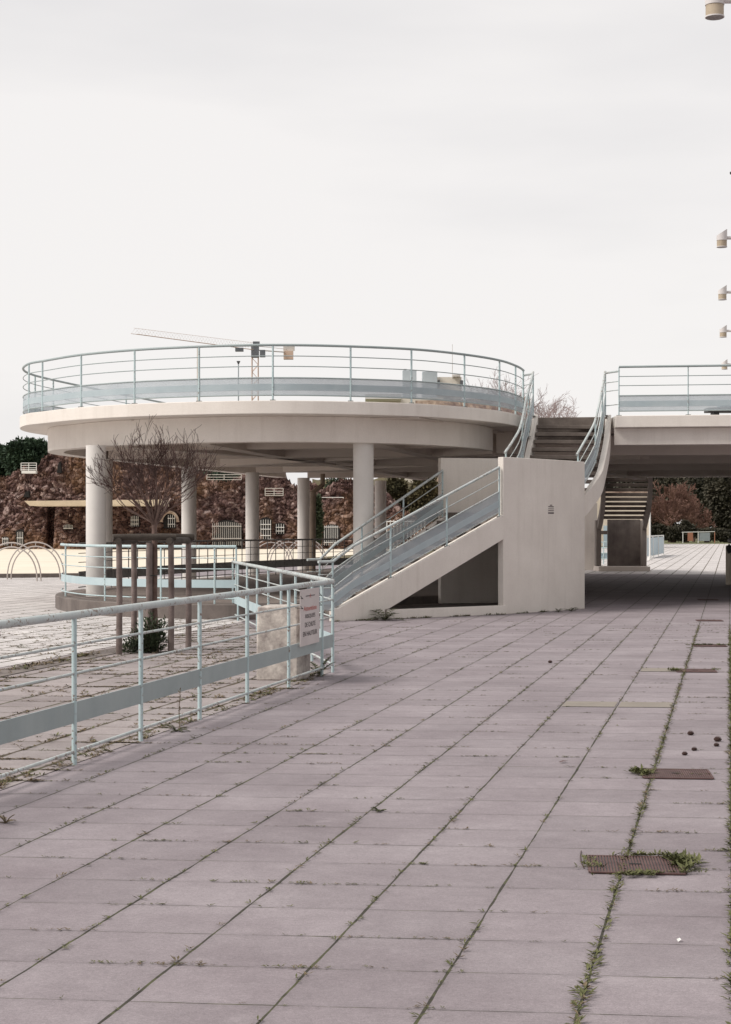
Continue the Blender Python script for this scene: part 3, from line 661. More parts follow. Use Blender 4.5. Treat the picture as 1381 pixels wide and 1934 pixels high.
for i in range(10):
    z = 2.02 + i * 0.165
    a, c = byz(fl_, z), byz(fr, z)
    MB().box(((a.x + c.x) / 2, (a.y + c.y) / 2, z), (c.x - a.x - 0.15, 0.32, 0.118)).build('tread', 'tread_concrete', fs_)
MB().box((at(1144, 68.8), 68.8, 1.45), (0.5, 0.9, 0.14), 0.0).build('landing_slab', 'tread_concrete', fs_)

# ------------------------------------------------------------------ sign on the near railing
tdir = Vector((0.2027, 0.9792, 0)).normalized(); ndir = Vector((tdir.y, -tdir.x, 0))
D0, D1 = 17.84, 18.66
sx0, sx1 = Vector(nf(D0)), Vector(nf(D1))
sw = (sx1 - sx0).length; SZ0, SZ1 = 0.385, 0.96
sc_ = (sx0 + sx1) / 2 + ndir * 0.03
sg_ = thing('warning_sign', 'white warning sheet with red and black lettering tied to the near railing', 'sign', (sc_.x, sc_.y, SZ0))
MB().box((sc_.x, sc_.y, (SZ0 + SZ1) / 2), (sw, 0.006, SZ1 - SZ0), math.atan2(tdir.y, tdir.x)).build('sheet', 'sign_white', sg_, smooth=0)
def lettering(text, u0, u1, v0, v1, mat, name='lettering'):
    cu = bpy.data.curves.new('txt', 'FONT'); cu.body = text; cu.size = 1.0; cu.extrude = 0.0; cu.offset = 0.012
    ob = bpy.data.objects.new('txt', cu); C.objects.link(ob)
    dg = bpy.context.evaluated_depsgraph_get(); dg.update()
    me = bpy.data.meshes.new_from_object(ob.evaluated_get(dg))
    bpy.data.objects.remove(ob); bpy.data.curves.remove(cu)
    xs = [q.co.x for q in me.vertices]; ys = [q.co.y for q in me.vertices]
    base = sc_ + ndir * 0.0055
    for q in me.vertices:
        a = u0 + (q.co.x - min(xs)) / (max(xs) - min(xs)) * (u1 - u0)
        z = v0 + (q.co.y - min(ys)) / (max(ys) - min(ys)) * (v1 - v0)
        p = base + tdir * ((a - 0.5) * sw)
        q.co = (p.x - sg_.location.x, p.y - sg_.location.y, SZ0 + z * (SZ1 - SZ0) - sg_.location.z)
    me.materials.clear(); me.materials.append(MATS[mat]); me.name = name
    o = bpy.data.objects.new(name, me); C.objects.link(o); o.parent = sg_
lettering('Attention', 0.16, 0.84, 0.615, 0.70, 'sign_red')
lettering('RISQUES', 0.25, 0.77, 0.47, 0.555, 'sign_ink')
lettering('DE CHUTE', 0.23, 0.78, 0.325, 0.41, 'sign_ink')
lettering('EN HAUTEUR', 0.13, 0.87, 0.165, 0.25, 'sign_ink')
lettering('—————', 0.27, 0.75, 0.868, 0.885, 'sign_ink', 'logo')
lettering('♦' if False else 'A', 0.47, 0.55, 0.84, 0.91, 'sign_red', 'logo')
for z in (0.90, 0.80):
    for p in (sx0, sx1):
        MB().tube([(p.x + 0.03, p.y, z), (p.x + 0.06, p.y + 0.01, z - 0.03), (p.x - 0.02, p.y + 0.02, z - 0.02)], 0.004, 5).build('cable_tie', 'black_plastic', sg_)

# concrete block behind the sign
cb = MB()
c0 = Vector((-0.86, 18.55, 0)); ang = math.atan2(tdir.y, tdir.x) - math.pi / 2
pb = [(-0.235, -0.23), (0.215, -0.23), (0.235, 0.23), (-0.225, 0.23)]
vs = []
for z, s_ in ((0, 1.0), (0.25, 1.0), (0.55, 0.985), (0.775, 0.96)):
    for x, y in pb:
        x *= s_; y *= s_
        vs.append((c0.x + x * math.cos(ang) - y * math.sin(ang), c0.y + x * math.sin(ang) + y * math.cos(ang), z + (0.012 * (x + y) if z > 0.7 else 0)))
fs = [(3, 2, 1, 0), (12, 13, 14, 15)]
for r_ in range(3):
    for k_ in range(4): fs.append((r_ * 4 + k_, r_ * 4 + (k_ + 1) % 4, r_ * 4 + 4 + (k_ + 1) % 4, r_ * 4 + 4 + k_))
tag(cb.add(vs, fs).build('concrete_block', 'dirty_concrete', bevel=0.018), 'stained pale concrete block with dark scribbles standing behind the warning sheet', 'concrete block')

# ------------------------------------------------------------------ young bare tree in its stake guard
TX, TY = at(291, 22.75), 22.75
def grow(mb, p, d, l, r, depth, rng, spread=0.5, up=0.25, twig_mb=None, minr=0.0025, kids=(2, 3), shrink=0.74, jitter=0.18, sides=5):
    n = 4; pts = [Vector(p)]; rs_ = [r]; dd = Vector(d).normalized()
    for i in range(n):
        dd = (dd + Vector((rng.uniform(-1, 1), rng.uniform(-1, 1), rng.uniform(-1, 1))) * jitter + Vector((0, 0, up * 0.2))).normalized()
        pts.append(pts[-1] + dd * l / n); rs_.append(max(minr, r * (1 - 0.4 * (i + 1) / n)))
    tgt = twig_mb if (twig_mb is not None and depth <= 3) else mb
    tgt.tube(pts, rs_, sides if r > 0.006 else 3, caps=False)
    if depth <= 0: return
    for k_ in range(rng.randint(*kids)):
        i = rng.choice((1, 2, 3, 4)) if k_ else 4
        ax = dd.orthogonal().normalized(); ax.rotate(Matrix.Rotation(rng.uniform(0, 2 * math.pi), 3, dd))
        nd_ = (dd + ax * rng.uniform(0.3, 1.0) * spread + Vector((0, 0, up * 0.35))).normalized()
        grow(mb, pts[i], nd_, l * shrink * rng.uniform(0.75, 1.15), max(minr, rs_[i] * (0.78 if k_ == 0 else 0.6)), depth - 1, rng, spread, up, twig_mb, minr, kids, shrink, jitter, sides)
tree = thing('young_tree', 'small leafless tree with a twiggy vase crown inside the stake guard', 'tree', (TX, TY, 0))
tr_ = MB(); rng = random.Random(11)
tr_.tube([(TX + 0.02, TY, 0), (TX, TY, 0.6), (TX + 0.01, TY, 1.2), (TX + 0.005, TY, 1.68)], [0.05, 0.042, 0.037, 0.034], 12, caps=False)
limb = MB(); tw = MB()
base = Vector((TX + 0.005, TY, 1.66))
for k_ in range(16):
    a = k_ * 2.399 + 0.2; tilt = 0.12 + 0.92 * ((k_ % 5) / 4.0) ** 1.1
    d_ = Vector((math.cos(a) * math.sin(tilt), math.sin(a) * math.sin(tilt), math.cos(tilt)))
    d_.x += 0.07
    grow(limb, base - Vector((0, 0, 0.02 * (k_ % 4))), d_, 0.405, 0.022 if k_ < 5 else 0.014, 5, rng, 0.62, 0.22, tw, 0.0025, (2, 3), 0.765, 0.17)
tr_.build('trunk', 'bark', tree); limb.build('limb', 'bark', tree); tw.build('crown', 'twig', tree)
gd = thing('tree_guard', 'brown timber stake guard with rounded top rails round the young tree', 'tree guard', (TX, TY, 0))
gp = [(at(225, 22.2), 22.2), (at(323, 22.45), 22.45), (at(356, 23.15), 23.15), (at(253, 23.05), 23.05)]
for i, (x, y) in enumerate(gp):
    MB().tube([(x, y, 0), (x + 0.006, y, 0.7), (x, y, 1.47)], [0.040, 0.038, 0.037], 12).build('stake', 'stake_wood', gd, smooth=60)
for i in range(4):
    a, c = Vector((*gp[i], 1.47)), Vector((*gp[(i + 1) % 4], 1.47)); d_ = (c - a).normalized()
    zz = 0.0 if i % 2 == 0 else -0.045
    MB().tube([a - d_ * 0.08 + Vector((0, 0, zz)), (a + c) / 2 + Vector((0, 0, zz + 0.004)), c + d_ * 0.06 + Vector((0, 0, zz))], [0.042, 0.044, 0.041], 12).build('top_rail', 'ring_wood', gd, smooth=60)
MB().tube([(TX - 0.055, TY - 0.08, 0), (TX - 0.05, TY - 0.06, 1.40)], [0.044, 0.04], 10).build('stake', 'stake_wood', gd, smooth=60)
MB().tube([(TX + 0.06 * math.cos(q) - 0.02, TY - 0.03 + 0.075 * math.sin(q), 0.98) for q in [i * math.pi / 8 for i in range(17)]], 0.006, 5).build('tie_strap', 'black_plastic', gd)
# shrub at its foot
def leaf_clump(mb, c, rad, n, l, wd, rng, flat=0.8):
    for _ in range(n):
        q = Vector((rng.gauss(0, 1), rng.gauss(0, 1), abs(rng.gauss(0, 1)))); q.normalize()
        p = Vector(c) + Vector((q.x * rad[0], q.y * rad[1], q.z * rad[2])) * rng.uniform(0.25, 1.0)
        d_ = (q + Vector((rng.uniform(-1, 1), rng.uniform(-1, 1), rng.uniform(-0.4, 1))) * 0.8)
        mb.leaf(p, d_, (rng.uniform(-.4, .4), rng.uniform(-.4, .4), 1), l * rng.uniform(0.6, 1.3), wd * rng.uniform(0.6, 1.3))
sh = thing('shrub', 'dense dark green leafy shrub growing at the foot of the staked tree', 'shrub', (TX - 0.05, 22.5, 0))
mb = MB(); rng = random.Random(3)
for cx, cz, rx, rz_, n_ in ((-0.10, 0.0, 0.20, 0.30, 420), (0.06, 0.0, 0.19, 0.44, 560), (0.18, 0.12, 0.08, 0.36, 200), (-0.24, 0.0, 0.13, 0.20, 180), (0.0, 0.05, 0.22, 0.50, 380)):
    leaf_clump(mb, (TX - 0.05 + cx, 22.5, cz), (rx, 0.2, rz_), n_, 0.06, 0.024, rng)
mb.build('foliage', 'leaf_dark', sh, smooth=0)
stm = MB()
for _ in range(9): stm.tube([(TX - 0.05 + rng.uniform(-.05, .05), 22.5, 0), (TX - 0.05 + rng.uniform(-.2, .2), 22.5 + rng.uniform(-.1, .1), 0.36)], [0.006, 0.003], 4)
stm.build('stem', 'twig', sh)

# ------------------------------------------------------------------ drain grates
GR = 'rusty drain grates in a row along the paving'
ga = math.atan2(0.9795, 0.2013) - math.pi / 2
def make_grate(loc, label):
    g = thing('drain_grate', label, 'drain grate', (0, 0, 0), GR)
    hx, hy = 0.215, 0.205
    fr_ = MB(); z = 0.0045
    for c, s_ in (((0, -hy, z), (2 * hx, 0.014, 0.006)), ((0, hy, z), (2 * hx, 0.014, 0.006)), ((-hx, 0, z), (0.014, 2 * hy - 0.014, 0.0055)), ((hx, 0, z), (0.014, 2 * hy - 0.014, 0.0055))): fr_.box(c, s_)
    fr_.build('frame', 'rust', g)
    br = MB()
    for i in range(30): br.box((-hx + 0.016 + i * (2 * hx - 0.032) / 29, 0, 0.0048), (0.0088, 2 * hy - 0.016, 0.0045))
    br.build('bars', 'rust', g)
    MB().box((0, 0, 0.002), (2 * hx - 0.02, 2 * hy - 0.02, 0.002)).build('drain_pit', 'black_plastic', g, smooth=0)
    MB().box((0.0, 0.0, 0.0082), (0.055, 0.02, 0.002)).build('lifting_slot', 'dark_hole', g)
    g.location = loc; g.rotation_euler = (0, 0, -math.atan2(0.10, 1))
    return g
gspots = [(at(1200, 8.25), 8.25, 'nearest rusty drain grate with grass round both of its ends'), (at(1277, 11.32), 11.32, 'rusty drain grate with a clump of weeds on its left corner only'),
          (at(1314, 19.6), 19.6, 'third rusty drain grate from the camera, edged by moss beside the yellowish slab'), (at(1340, 23.85), 23.85, 'fourth rusty drain grate from the camera, with grass along its whole length'),
          (at(1340, 30.4), 30.4, 'thin clean rusty drain grate, fifth from the camera'), (at(1337, 39.4), 39.4, 'farthest rusty drain grate, lying under the edge of the bridge')]
g0 = None
for x, y, lb in gspots:
    if g0 is None: g0 = make_grate((x, y, 0.003), lb)
    else: dup(g0, (x, y, 0.003), lb, GR)

# ------------------------------------------------------------------ lamp posts along the walk
LG = 'row of white lamp posts along the right of the walk'
def make_lamp(label):
    g = thing('lamp_post', label, 'lamp post', (0, 0, 0), LG)
    ZL = 6.97
    hd = MB()
    n = 28; r = 0.101
    vs = []; 
    for k_ in range(n):
        q = 2 * math.pi * k_ / n; vs.append((r * math.cos(q), r * math.sin(q), ZL + 0.13))
    for k_ in range(n):
        q = 2 * math.pi * k_ / n; vs.append((r * math.cos(q), r * math.sin(q), ZL + 0.22 + 0.065 * 2 * (0.5 + 0.5 * math.cos(q))))
    hd.add(vs, [tuple(range(n))[::-1], tuple(range(n, 2 * n))] + [(k_, (k_ + 1) % n, (k_ + 1) % n + n, k_ + n) for k_ in range(n)])
    h_ = hd.build('lamp_head', 'lamp_white', g)
    MB().cyl(0, 0, ZL + 0.012, ZL + 0.128, 0.095, 28).build('lamp_shade', 'lamp_tan', g)
    MB().tube([(0, 0, ZL), (0, 0, ZL + 0.014)], 0.1015, 28).build('shade_rim', 'lamp_white', g)
    MB().tube([(0, 0, ZL - 0.004), (0, 0, ZL - 0.0005)], 0.093, 28).build('lens', 'lamp_lens', g)
    MB().tube([(0.09, 0, ZL + 0.18), (0.44, 0.0, ZL + 0.18)], 0.033, 12).build('arm', 'lamp_white', g)
    MB().tube([(0.47, 0, 0.0), (0.47, 0, 3.0), (0.47, 0, 7.55)], [0.075, 0.062, 0.05], 16).build('pole', 'lamp_white', g)
    MB().cyl(0.47, 0, 0.0, 0.25, 0.11, 16).build('base', 'lamp_white', g)
    return g
lamps = [(at(1350, 18.66), 18.66, 'largest white lamp head, cut by the top right corner'), (at(1363.5, 33.85), 33.85, 'white lamp post with wedge topped tan shade, highest of the row of small ones'),
         (at(1364.5, 41.6), 41.6, 'white lamp post with tan shade, second from the top in the small row'), (at(1366, 49.7), 49.7, 'white lamp post with tan shade, third of the small row just above the rail'),
         (at(1368.5, 59.7), 59.7, 'white lamp post with the smallest head, crossing the bridge handrail')]
l0 = None
for x, y, lb in lamps:
    if l0 is None: l0 = make_lamp(lb); l0.location = (x, y, 0)
    else: dup(l0, (x, y, 0), lb, LG)
dl = thing('lamp_post', 'lamp post with a dark broken head showing at the right border', 'lamp post', (at(1350, 26.3) + 0.33, 26.3, 0), LG)
ox, oy = dl.location.x, dl.location.y
MB().tube([(ox + 0.47, oy, 0.0), (ox + 0.47, oy, 3.0), (ox + 0.47, oy, 7.3)], [0.075, 0.062, 0.05], 16).build('pole', 'lamp_white', dl)
MB().tube([(at(1379, 26.3), oy, zat(327, 26.3)), (ox + 0.2, oy, zat(323, 26.3)), (ox + 0.47, oy, zat(322, 26.3))], [0.02, 0.05, 0.05], 10).build('lamp_head', 'black_plastic', dl)

# ------------------------------------------------------------------ pool arches
AG = 'arched tube handrails on the pool beach'
def make_arch(label, wd, ht):
    g = thing('arch_handrail', label, 'handrail', (0, 0, 0), AG)
    ang = 0.0
    for sc2, nm in ((1.0, 'outer_tube'), (0.865, 'inner_tube')):
        pts = []
        for i in range(25):
            q = math.pi * i / 24
            pts.append((-wd / 2 * sc2 * math.cos(q), 0, (ht if sc2 == 1.0 else ht - 0.13) * math.sin(q) ** 0.85))
        MB().tube(pts, 0.021, 8).build(nm, 'arch_paint', g, smooth=60)
    for q in (0.28, 0.5, 0.72):
        c, s_ = -math.cos(q * math.pi), math.sin(q * math.pi) ** 0.85
        MB().tube([(wd / 2 * 0.865 * c, 0, (ht - 0.13) * s_), (wd / 2 * c, 0, ht * s_)], 0.014, 6).build('strut', 'arch_paint', g, smooth=60)
    return g
ar = make_arch('arched handrail in front at the left border, cut by the picture edge', 1.78, 1.17); ar.location = (at(22, 53.5), 53.5, 0.0)
dup(ar, (at(67.5, 55.5), 55.5, 0.0), 'arched handrail second from the left border, standing whole on the cream beach', AG)
for px, d_, lb in ((512, 72.0, 'distant arched handrail left of its twin, seen just right of a column'), (545, 73.5, 'distant arched handrail seen between two columns, the middle one of three'), (578, 75.0, 'distant arched handrail partly behind the column with the brown downpipe')):
    dup(ar, (at(px, d_), d_, 0.0), lb, AG)

# ------------------------------------------------------------------ rock wall beyond the beach
RD = 142.0
def rock_top(px):
    pts = [(-60, 905), (0, 900), (20, 893), (42, 878), (50, 893), (60, 890), (72, 868), (92, 852), (112, 848), (160, 850), (250, 858), (330, 880), (360, 890), (388, 898), (405, 910), (430, 912), (450, 900), (470, 892), (535, 894), (542, 906), (556, 918), (570, 914), (590, 912), (610, 925), (640, 908), (668, 906), (700, 915), (725, 925), (760, 962), (800, 985), (860, 1010)]
    for (a, ya), (c, yc) in zip(pts, pts[1:]):
        if a <= px <= c: return ya + (yc - ya) * (px - a) / (c - a)
    return 1000
STONE = []
def face_y(px, z):
    x = at(px, RD); zt = zat(rock_top(px) - 3, RD); q = max(0, min(1, (z + 0.2) / (zt + 0.2)))
    return RD + q * 1.6 - noise.fractal(Vector((x * 0.16, z * 0.10, 1.0)), 1.0, 2.0, 3) * 1.5 - 0.5
rk = MB(); NX, NZ = 520, 116; rng = random.Random(5)
px0, px1 = -60, 860
idx = {}
for i in range(NX + 1):
    px = px0 + (px1 - px0) * i / NX
    zt = zat(rock_top(px) - 3 + rng.uniform(-3.5, 3.5), RD)
    for j in range(NZ + 1):
        q = j / NZ; z = -0.2 + (zt + 0.2) * q
        x = at(px, RD)
        wx = x + noise.noise(Vector((x * 0.9, z * 0.9, 2))) * 0.5; wz = z + noise.noise(Vector((x * 0.9, z * 0.9, 7))) * 0.35
        cells = noise.voronoi(Vector((wx * 3.3, wz * 4.2, 0.5)))
        cp = cells[1][0]; hsh = (math.sin(cp.x * 127.1 + cp.y * 311.7 + cp.z * 74.7) * 43758.5453) % 1.0
        gap = min(1.0, (cells[0][1] - cells[0][0]) * 3.0)
        n1 = noise.fractal(Vector((x * 0.16, z * 0.10, 1.0)), 1.0, 2.0, 3) * 1.5
        y = RD + q * 1.6 - n1 - hsh * 0.26 - gap * 0.14 - noise.noise(Vector((x * 2.3, z * 2.3, 6))) * 0.22 + (1.3 if (px > 86 and px < 100 and q < 0.45) else 0)
        STONE.append(((math.sin(cp.x * 12.9 + cp.y * 78.2) * 4375.85) % 1.0))
        rk.v.append((x, y, z))
for i in range(NX):
    for j in range(NZ):
        a = i * (NZ + 1) + j; rk.f.append((a, a + NZ + 1, a + NZ + 2, a + 1))
back = len(rk.v)
rk.v += [(at(px0, RD), RD + 9, -0.2), (at(px1, RD), RD + 9, -0.2)]
rw = thing('rock_wall', 'rugged brown rubble rock wall closing the far side of the beach', 'rock wall', (-12, RD, 0))
rf = rk.build('rubble_face', 'rubble_face', rw, smooth=0)
at_ = rf.data.attributes.new('stone', 'FLOAT', 'POINT')
at_.data.foreach_set('value', STONE + [0.3] * (len(rf.data.vertices) - len(STONE)))
# solid body behind the face so that it has depth
bd = MB(); prof = [(at(px, RD), zat(rock_top(px) + 8, RD)) for px in range(-55, 860, 12)]
n = len(prof)
vs = [(x, RD + 2.4, z) for x, z in prof] + [(x, RD + 9, z - 0.4) for x, z in prof] + [(x, RD + 9, -0.2) for x, z in prof]
bd.add(vs, [(i, i + 1, n + i + 1, n + i) for i in range(n - 1)] + [(n + i, n + i + 1, 2 * n + i + 1, 2 * n + i) for i in range(n - 1)])
bd.build('rubble_back', 'rubble_rock', rw, smooth=0)
# dark openings in the face
def opening(x0, y0, x1, y1, arch=True):
    d_ = face_y((x0 + x1) / 2, zat((y0 + y1) / 2, RD)) - 0.12
    X0, X1 = at(x0, d_), at(x1, d_); Z0, Z1 = zat(y1, d_), zat(y0, d_)
    nn_ = 10
    if arch:
        zs = Z1 - (X1 - X0) * 0.35
        prof = [(X0, Z0), (X1, Z0)] + [((X0 + X1) / 2 + (X1 - X0) / 2 * math.cos(math.pi * k_ / nn_), zs + (Z1 - zs) * math.sin(math.pi * k_ / nn_)) for k_ in range(nn_ + 1)]
    else: prof = [(X0, Z0), (X1, Z0), (X1 - 0.1, Z1), (X0 + 0.15, Z1 - 0.1)]
    n_ = len(prof)
    vs = [(x, d_, z) for x, z in prof] + [(x, d_ + 4.0, z) for x, z in prof]
    return MB().add(vs, [tuple(range(n_)), tuple(range(n_, 2 * n_))[::-1]] + [(i, (i + 1) % n_, (i + 1) % n_ + n_, i + n_) for i in range(n_)])
for r_ in ((401, 982, 457, 1032), (490, 977, 512, 1018), (521, 987, 537, 1010), (611, 990, 642, 1030), (309, 967, 332, 998), (247, 973, 263, 995), (120, 990, 138, 1000), (30, 1000, 44, 1030), (4, 1014, 16, 1030)):
    opening(*r_).build('opening', 'dark_hole', rw, smooth=0)
for r_ in ((44, 927, 56, 939), (107, 872, 116, 893)): opening(*r_, arch=False).build('opening', 'dark_hole', rw, smooth=0)
# iron grilles in the openings
GG = 'pale barred grilles in the rock wall openings'
def grille(x0, y0, x1, y1, nb, label, hbars, mat='white_metal'):
    d_ = face_y((x0 + x1) / 2, zat((y0 + y1) / 2, RD)) - 0.45; g = thing('window_grille', label, 'grille', (at((x0 + x1) / 2, d_), d_, zat(y1, d_)), GG)
    mbv = MB()
    for i in range(nb):
        x = at(x0 + (x1 - x0) * i / max(1, nb - 1), d_)
        MB().tube([(x, d_, zat(y1, d_)), (x, d_, zat(y0 + abs(i - (nb - 1) / 2) * 0.5, d_))], 0.020, 5).build('bar', mat, g)
    for hy in hbars: MB().tube([(at(x0 - 1, d_), d_ - 0.04, zat(hy, d_)), (at(x1 + 1, d_), d_ - 0.04, zat(hy, d_))], 0.028, 5).build('cross_bar', mat, g)
grille(402, 985, 455, 1030, 15, 'wide pale barred gate between the second and third columns', (994, 1017), 'dull_white')
grille(493, 981, 511, 1018, 5, 'tall narrow barred window right of the third column', (990.5, 999.5, 1011.5))
grille(522, 989, 536, 1008, 4, 'tiny barred window next to the tall narrow grille', (996, 1003))
grille(613, 991, 638, 1030, 8, 'pale barred gate left of the thick front column', (995.5, 1024.5))
grille(248, 974, 261, 994, 5, 'small barred opening behind the bare tree guard, left of the arch', (982, 989.5))
grille(318, 972, 330, 996, 4, 'barred arched opening ringed with pale bricks behind the tree', (979, 990))
grille(121, 990, 137, 999, 7, 'small low barred opening left of the front left column', (998,))
grille(33, 1004, 43, 1030, 4, 'barred opening above the second arched handrail', (1016,))
grille(5, 1014, 15, 1030, 4, 'barred opening above the leftmost arched handrail', (1018,))
# pale brick ring round the arch
ringm = MB()
d_ = face_y(320.5, 1.5) - 0.45; cx_, cz_ = at(320.5, d_), zat(986, d_)
ringm.tube([(cx_ + 0.66 * math.cos(q), d_, cz_ + 0.80 * math.sin(q)) for q in [math.pi * i / 12 for i in range(13)]], 0.13, 6)
ringm.build('brick_ring', 'far_brick', rw)
# cream ledge jutting out of the rock
lg = MB(); d_ = RD - 5.5
lg.add([(at(46, d_), d_, zat(946, d_)), (at(306, d_), d_, zat(943.5, d_)), (at(306, d_), d_ + 6, zat(943.5, d_)), (at(46, d_), d_ + 6, zat(946, d_)),
        (at(54, d_), d_ + 0.4, zat(955, d_)), (at(306, d_), d_ + 0.4, zat(955, d_)), (at(306, d_), d_ + 6, zat(955, d_)), (at(54, d_), d_ + 6, zat(955, d_))],
       [(0, 1, 2, 3), (7, 6, 5, 4), (0, 4, 5, 1), (1, 5, 6, 2), (3, 7, 4, 0)])
tag(lg.build('concrete_ledge', 'cream_ledge', smooth=0), 'long cream concrete ledge jutting from the rock wall', 'ledge')
# white railings on the rock top
WG = 'white railings on top of the rock wall'
def toprail(x0, x1, y0, y1, label, rows=(0, 0.45, 0.8), d_=RD - 0.3, slab=True, mat='white_metal'):
    g = thing('rock_railing', label, 'railing', (at(x0, d_), d_, zat(y1, d_)), WG)
    for x in (x0, (x0 + x1) / 2, x1): MB().tube([(at(x, d_), d_, zat(y1, d_)), (at(x, d_), d_, zat(y0, d_))], 0.030, 6).build('post', mat, g)
    for r_ in rows:
        yy = y0 + (y1 - y0) * r_; MB().tube([(at(x0, d_), d_, zat(yy, d_)), (at(x1, d_), d_, zat(yy, d_))], 0.027, 6).build('rail', mat, g)
    if slab: MB().box((at((x0 + x1) / 2, d_), d_ + 0.3, zat(y1 + 2.5, d_)), (at(x1, d_) - at(x0, d_) - 0.1, 0.8, 0.22)).build('slab', mat, g)
toprail(40, 69, 874.5, 889, 'white railing and slab in the gap of the rock top at the far left', (0, 0.3, 0.62, 0.85), RD - 1.5)
toprail(391, 456, 896.5, 906, 'long white railing on the rock top under the deck, between two columns', (0, 0.5, 1.0), RD - 0.6, False, 'dull_white')
toprail(501, 535, 922.5, 936, 'short white railing set low in the rock, right of the third column', (0, 0.4, 0.75, 1.0), RD - 2.6, False, 'dull_white')
toprail(608, 649, 939.5, 941, 'single thin white rail lying across the rock behind the downpipe column', (0,), RD - 2.6, False)

# ------------------------------------------------------------------ vegetation far away
def evergreen(px, y_top, y_base, half_w, d_, label, mat='leaf_pine', seed=1, nclump=46, leaf=0.55, per=90, group=None, trunk=True, flat=1.0):
    rng = random.Random(seed)
    zb, zt = max(0, zat(y_base, d_)), zat(y_top, d_); x0 = at(px, d_); rw_ = half_w / FPX * d_
    g = thing('evergreen_tree', label, 'tree', (x0, d_, 0.0), group)
    mb = MB(); hz = (zt - zb) / 2; cz = (zt + zb) / 2
    for _ in range(nclump):
        q = Vector((rng.gauss(0, 1), rng.gauss(0, 1), rng.gauss(0, 1))).normalized() * rng.uniform(0.45, 1.0) ** 0.5
        cr_ = rng.uniform(0.17, 0.30)
        c = Vector((x0 + q.x * rw_ * 0.85, d_ + q.y * rw_ * 0.8, cz + q.z * hz * 0.82))
        for _ in range(per):
            u = Vector((rng.gauss(0, 1), rng.gauss(0, 1), rng.gauss(0, 1) * flat)).normalized()
            p = c + Vector((u.x * rw_ * cr_, u.y * rw_ * cr_, u.z * hz * cr_ * 1.2)) * rng.uniform(0.5, 1.05)
            mb.leaf(p, u + Vector((rng.uniform(-1, 1), rng.uniform(-1, 1), rng.uniform(-1, 1))) * 0.9, (rng.uniform(-1, 1), rng.uniform(-1, 1), 1), leaf * rng.uniform(0.6, 1.3), leaf * 0.55)
    mb.build('crown', mat, g, smooth=0)
    MB().tube([(x0, d_, 0), (x0 + 0.1, d_, cz)], [0.35, 0.2], 8).build('trunk', 'bark', g)
    return g
EG = 'dark evergreen trees beyond the deck'
evergreen(-5, 838, 925, 62, 165, 'dark evergreen rising over the rock at the left border', seed=21, nclump=60, leaf=0.42, per=120, group=EG)
evergreen(52, 826, 915, 48, 160, 'rounded dark evergreen over the white railing in the rock gap', seed=22, nclump=70, leaf=0.42, per=130, group=EG)
evergreen(108, 830, 905, 16, 172, 'narrow dark evergreen half behind the left rim of the deck', seed=23, nclump=26, leaf=0.40, per=90, group=EG)
evergreen(1372, 868, 1022, 48, 222, 'dark evergreen at the right border below the bridge', seed=24, nclump=60, leaf=0.55, per=140, group=EG, mat='leaf_far')
evergreen(1322, 868, 1016, 44, 240, 'dark evergreen behind the reddish bare tree under the bridge', seed=25, nclump=70, leaf=0.6, per=130, group=EG, mat='leaf_far')
evergreen(1255, 866, 1016, 66, 250, 'broad dark evergreen closing the view left behind the reddish bare tree', seed=26, nclump=90, leaf=0.65, per=130, group=EG, mat='leaf_far')
evergreen(420, 872, 950, 70, 168, 'low dark evergreen behind the long white railing on the rock top', seed=28, nclump=50, leaf=0.42, per=100, group=EG)
HG = 'dark hedge shrubs on the lawn edge'
for px, hw, yt, lb, sd in ((1243, 16, 992, 'dark hedge shrub beside the thin pole under the bridge', 31), (1272, 18, 996, 'dark hedge shrub in front of the pale trunk of the reddish tree', 32), (1296, 16, 986, 'dark hedge shrub directly left of the orange barrier', 33), (1335, 26, 1000, 'low dark hedge shrub right behind the white barrier panel', 34), (1372, 20, 1000, 'low dark hedge shrub at the right border beyond the concrete post', 35)):
    g_ = evergreen(px, yt, 1020, hw, 208, lb, seed=sd, nclump=26, leaf=0.40, per=90, group=HG, mat='leaf_far'); g_.name = 'hedge_shrub'; g_['category'] = 'shrub'

def bare_tree(px, y_top, y_base, d_, label, mat, seed, spread=0.8, n0=7, depth=5, r0=0.22, minr=0.035, group=None, kids=(2, 4), lscale=0.30, fork=0.3):
    rng = random.Random(seed); x0 = at(px, d_); H = zat(y_top, d_)
    g = thing('bare_tree', label, 'tree', (x0, d_, 0), group)
    tk = MB(); tw_ = MB()
    hf = H * fork
    tk.tube([(x0, d_, 0), (x0 + 0.1, d_, hf * 0.5), (x0 - 0.05, d_, hf)], [r0, r0 * 0.85, r0 * 0.7], 8, caps=False)
    for k_ in range(n0):
        a = 2 * math.pi * k_ / n0 + rng.uniform(-.3, .3); ti = rng.uniform(0.15, 1.0) * spread
        dv_ = Vector((math.cos(a) * math.sin(ti), math.sin(a) * math.sin(ti), math.cos(ti)))
        grow(tw_, (x0, d_, hf), dv_, H * lscale * rng.uniform(0.8, 1.1), r0 * 0.45, depth, rng, 0.75, 0.12, None, minr, kids, 0.68, 0.2, 4)
    tk.build('trunk', 'bark', g); tw_.build('crown', mat, g)
    return g
BG = 'leafless trees beyond the deck'
bare_tree(1265, 886, 1022, 213, 'reddish leafless tree with a pale trunk seen under the bridge', 'red_twig', 41, 1.25, 11, 5, 0.26, 0.022, BG, (3, 4), 0.25, 0.22)
bare_tree(1310, 925, 1022, 220, 'lower reddish leafless tree right of the pale trunked one', 'red_twig', 42, 1.25, 10, 5, 0.20, 0.022, BG, (3, 4), 0.26, 0.2)
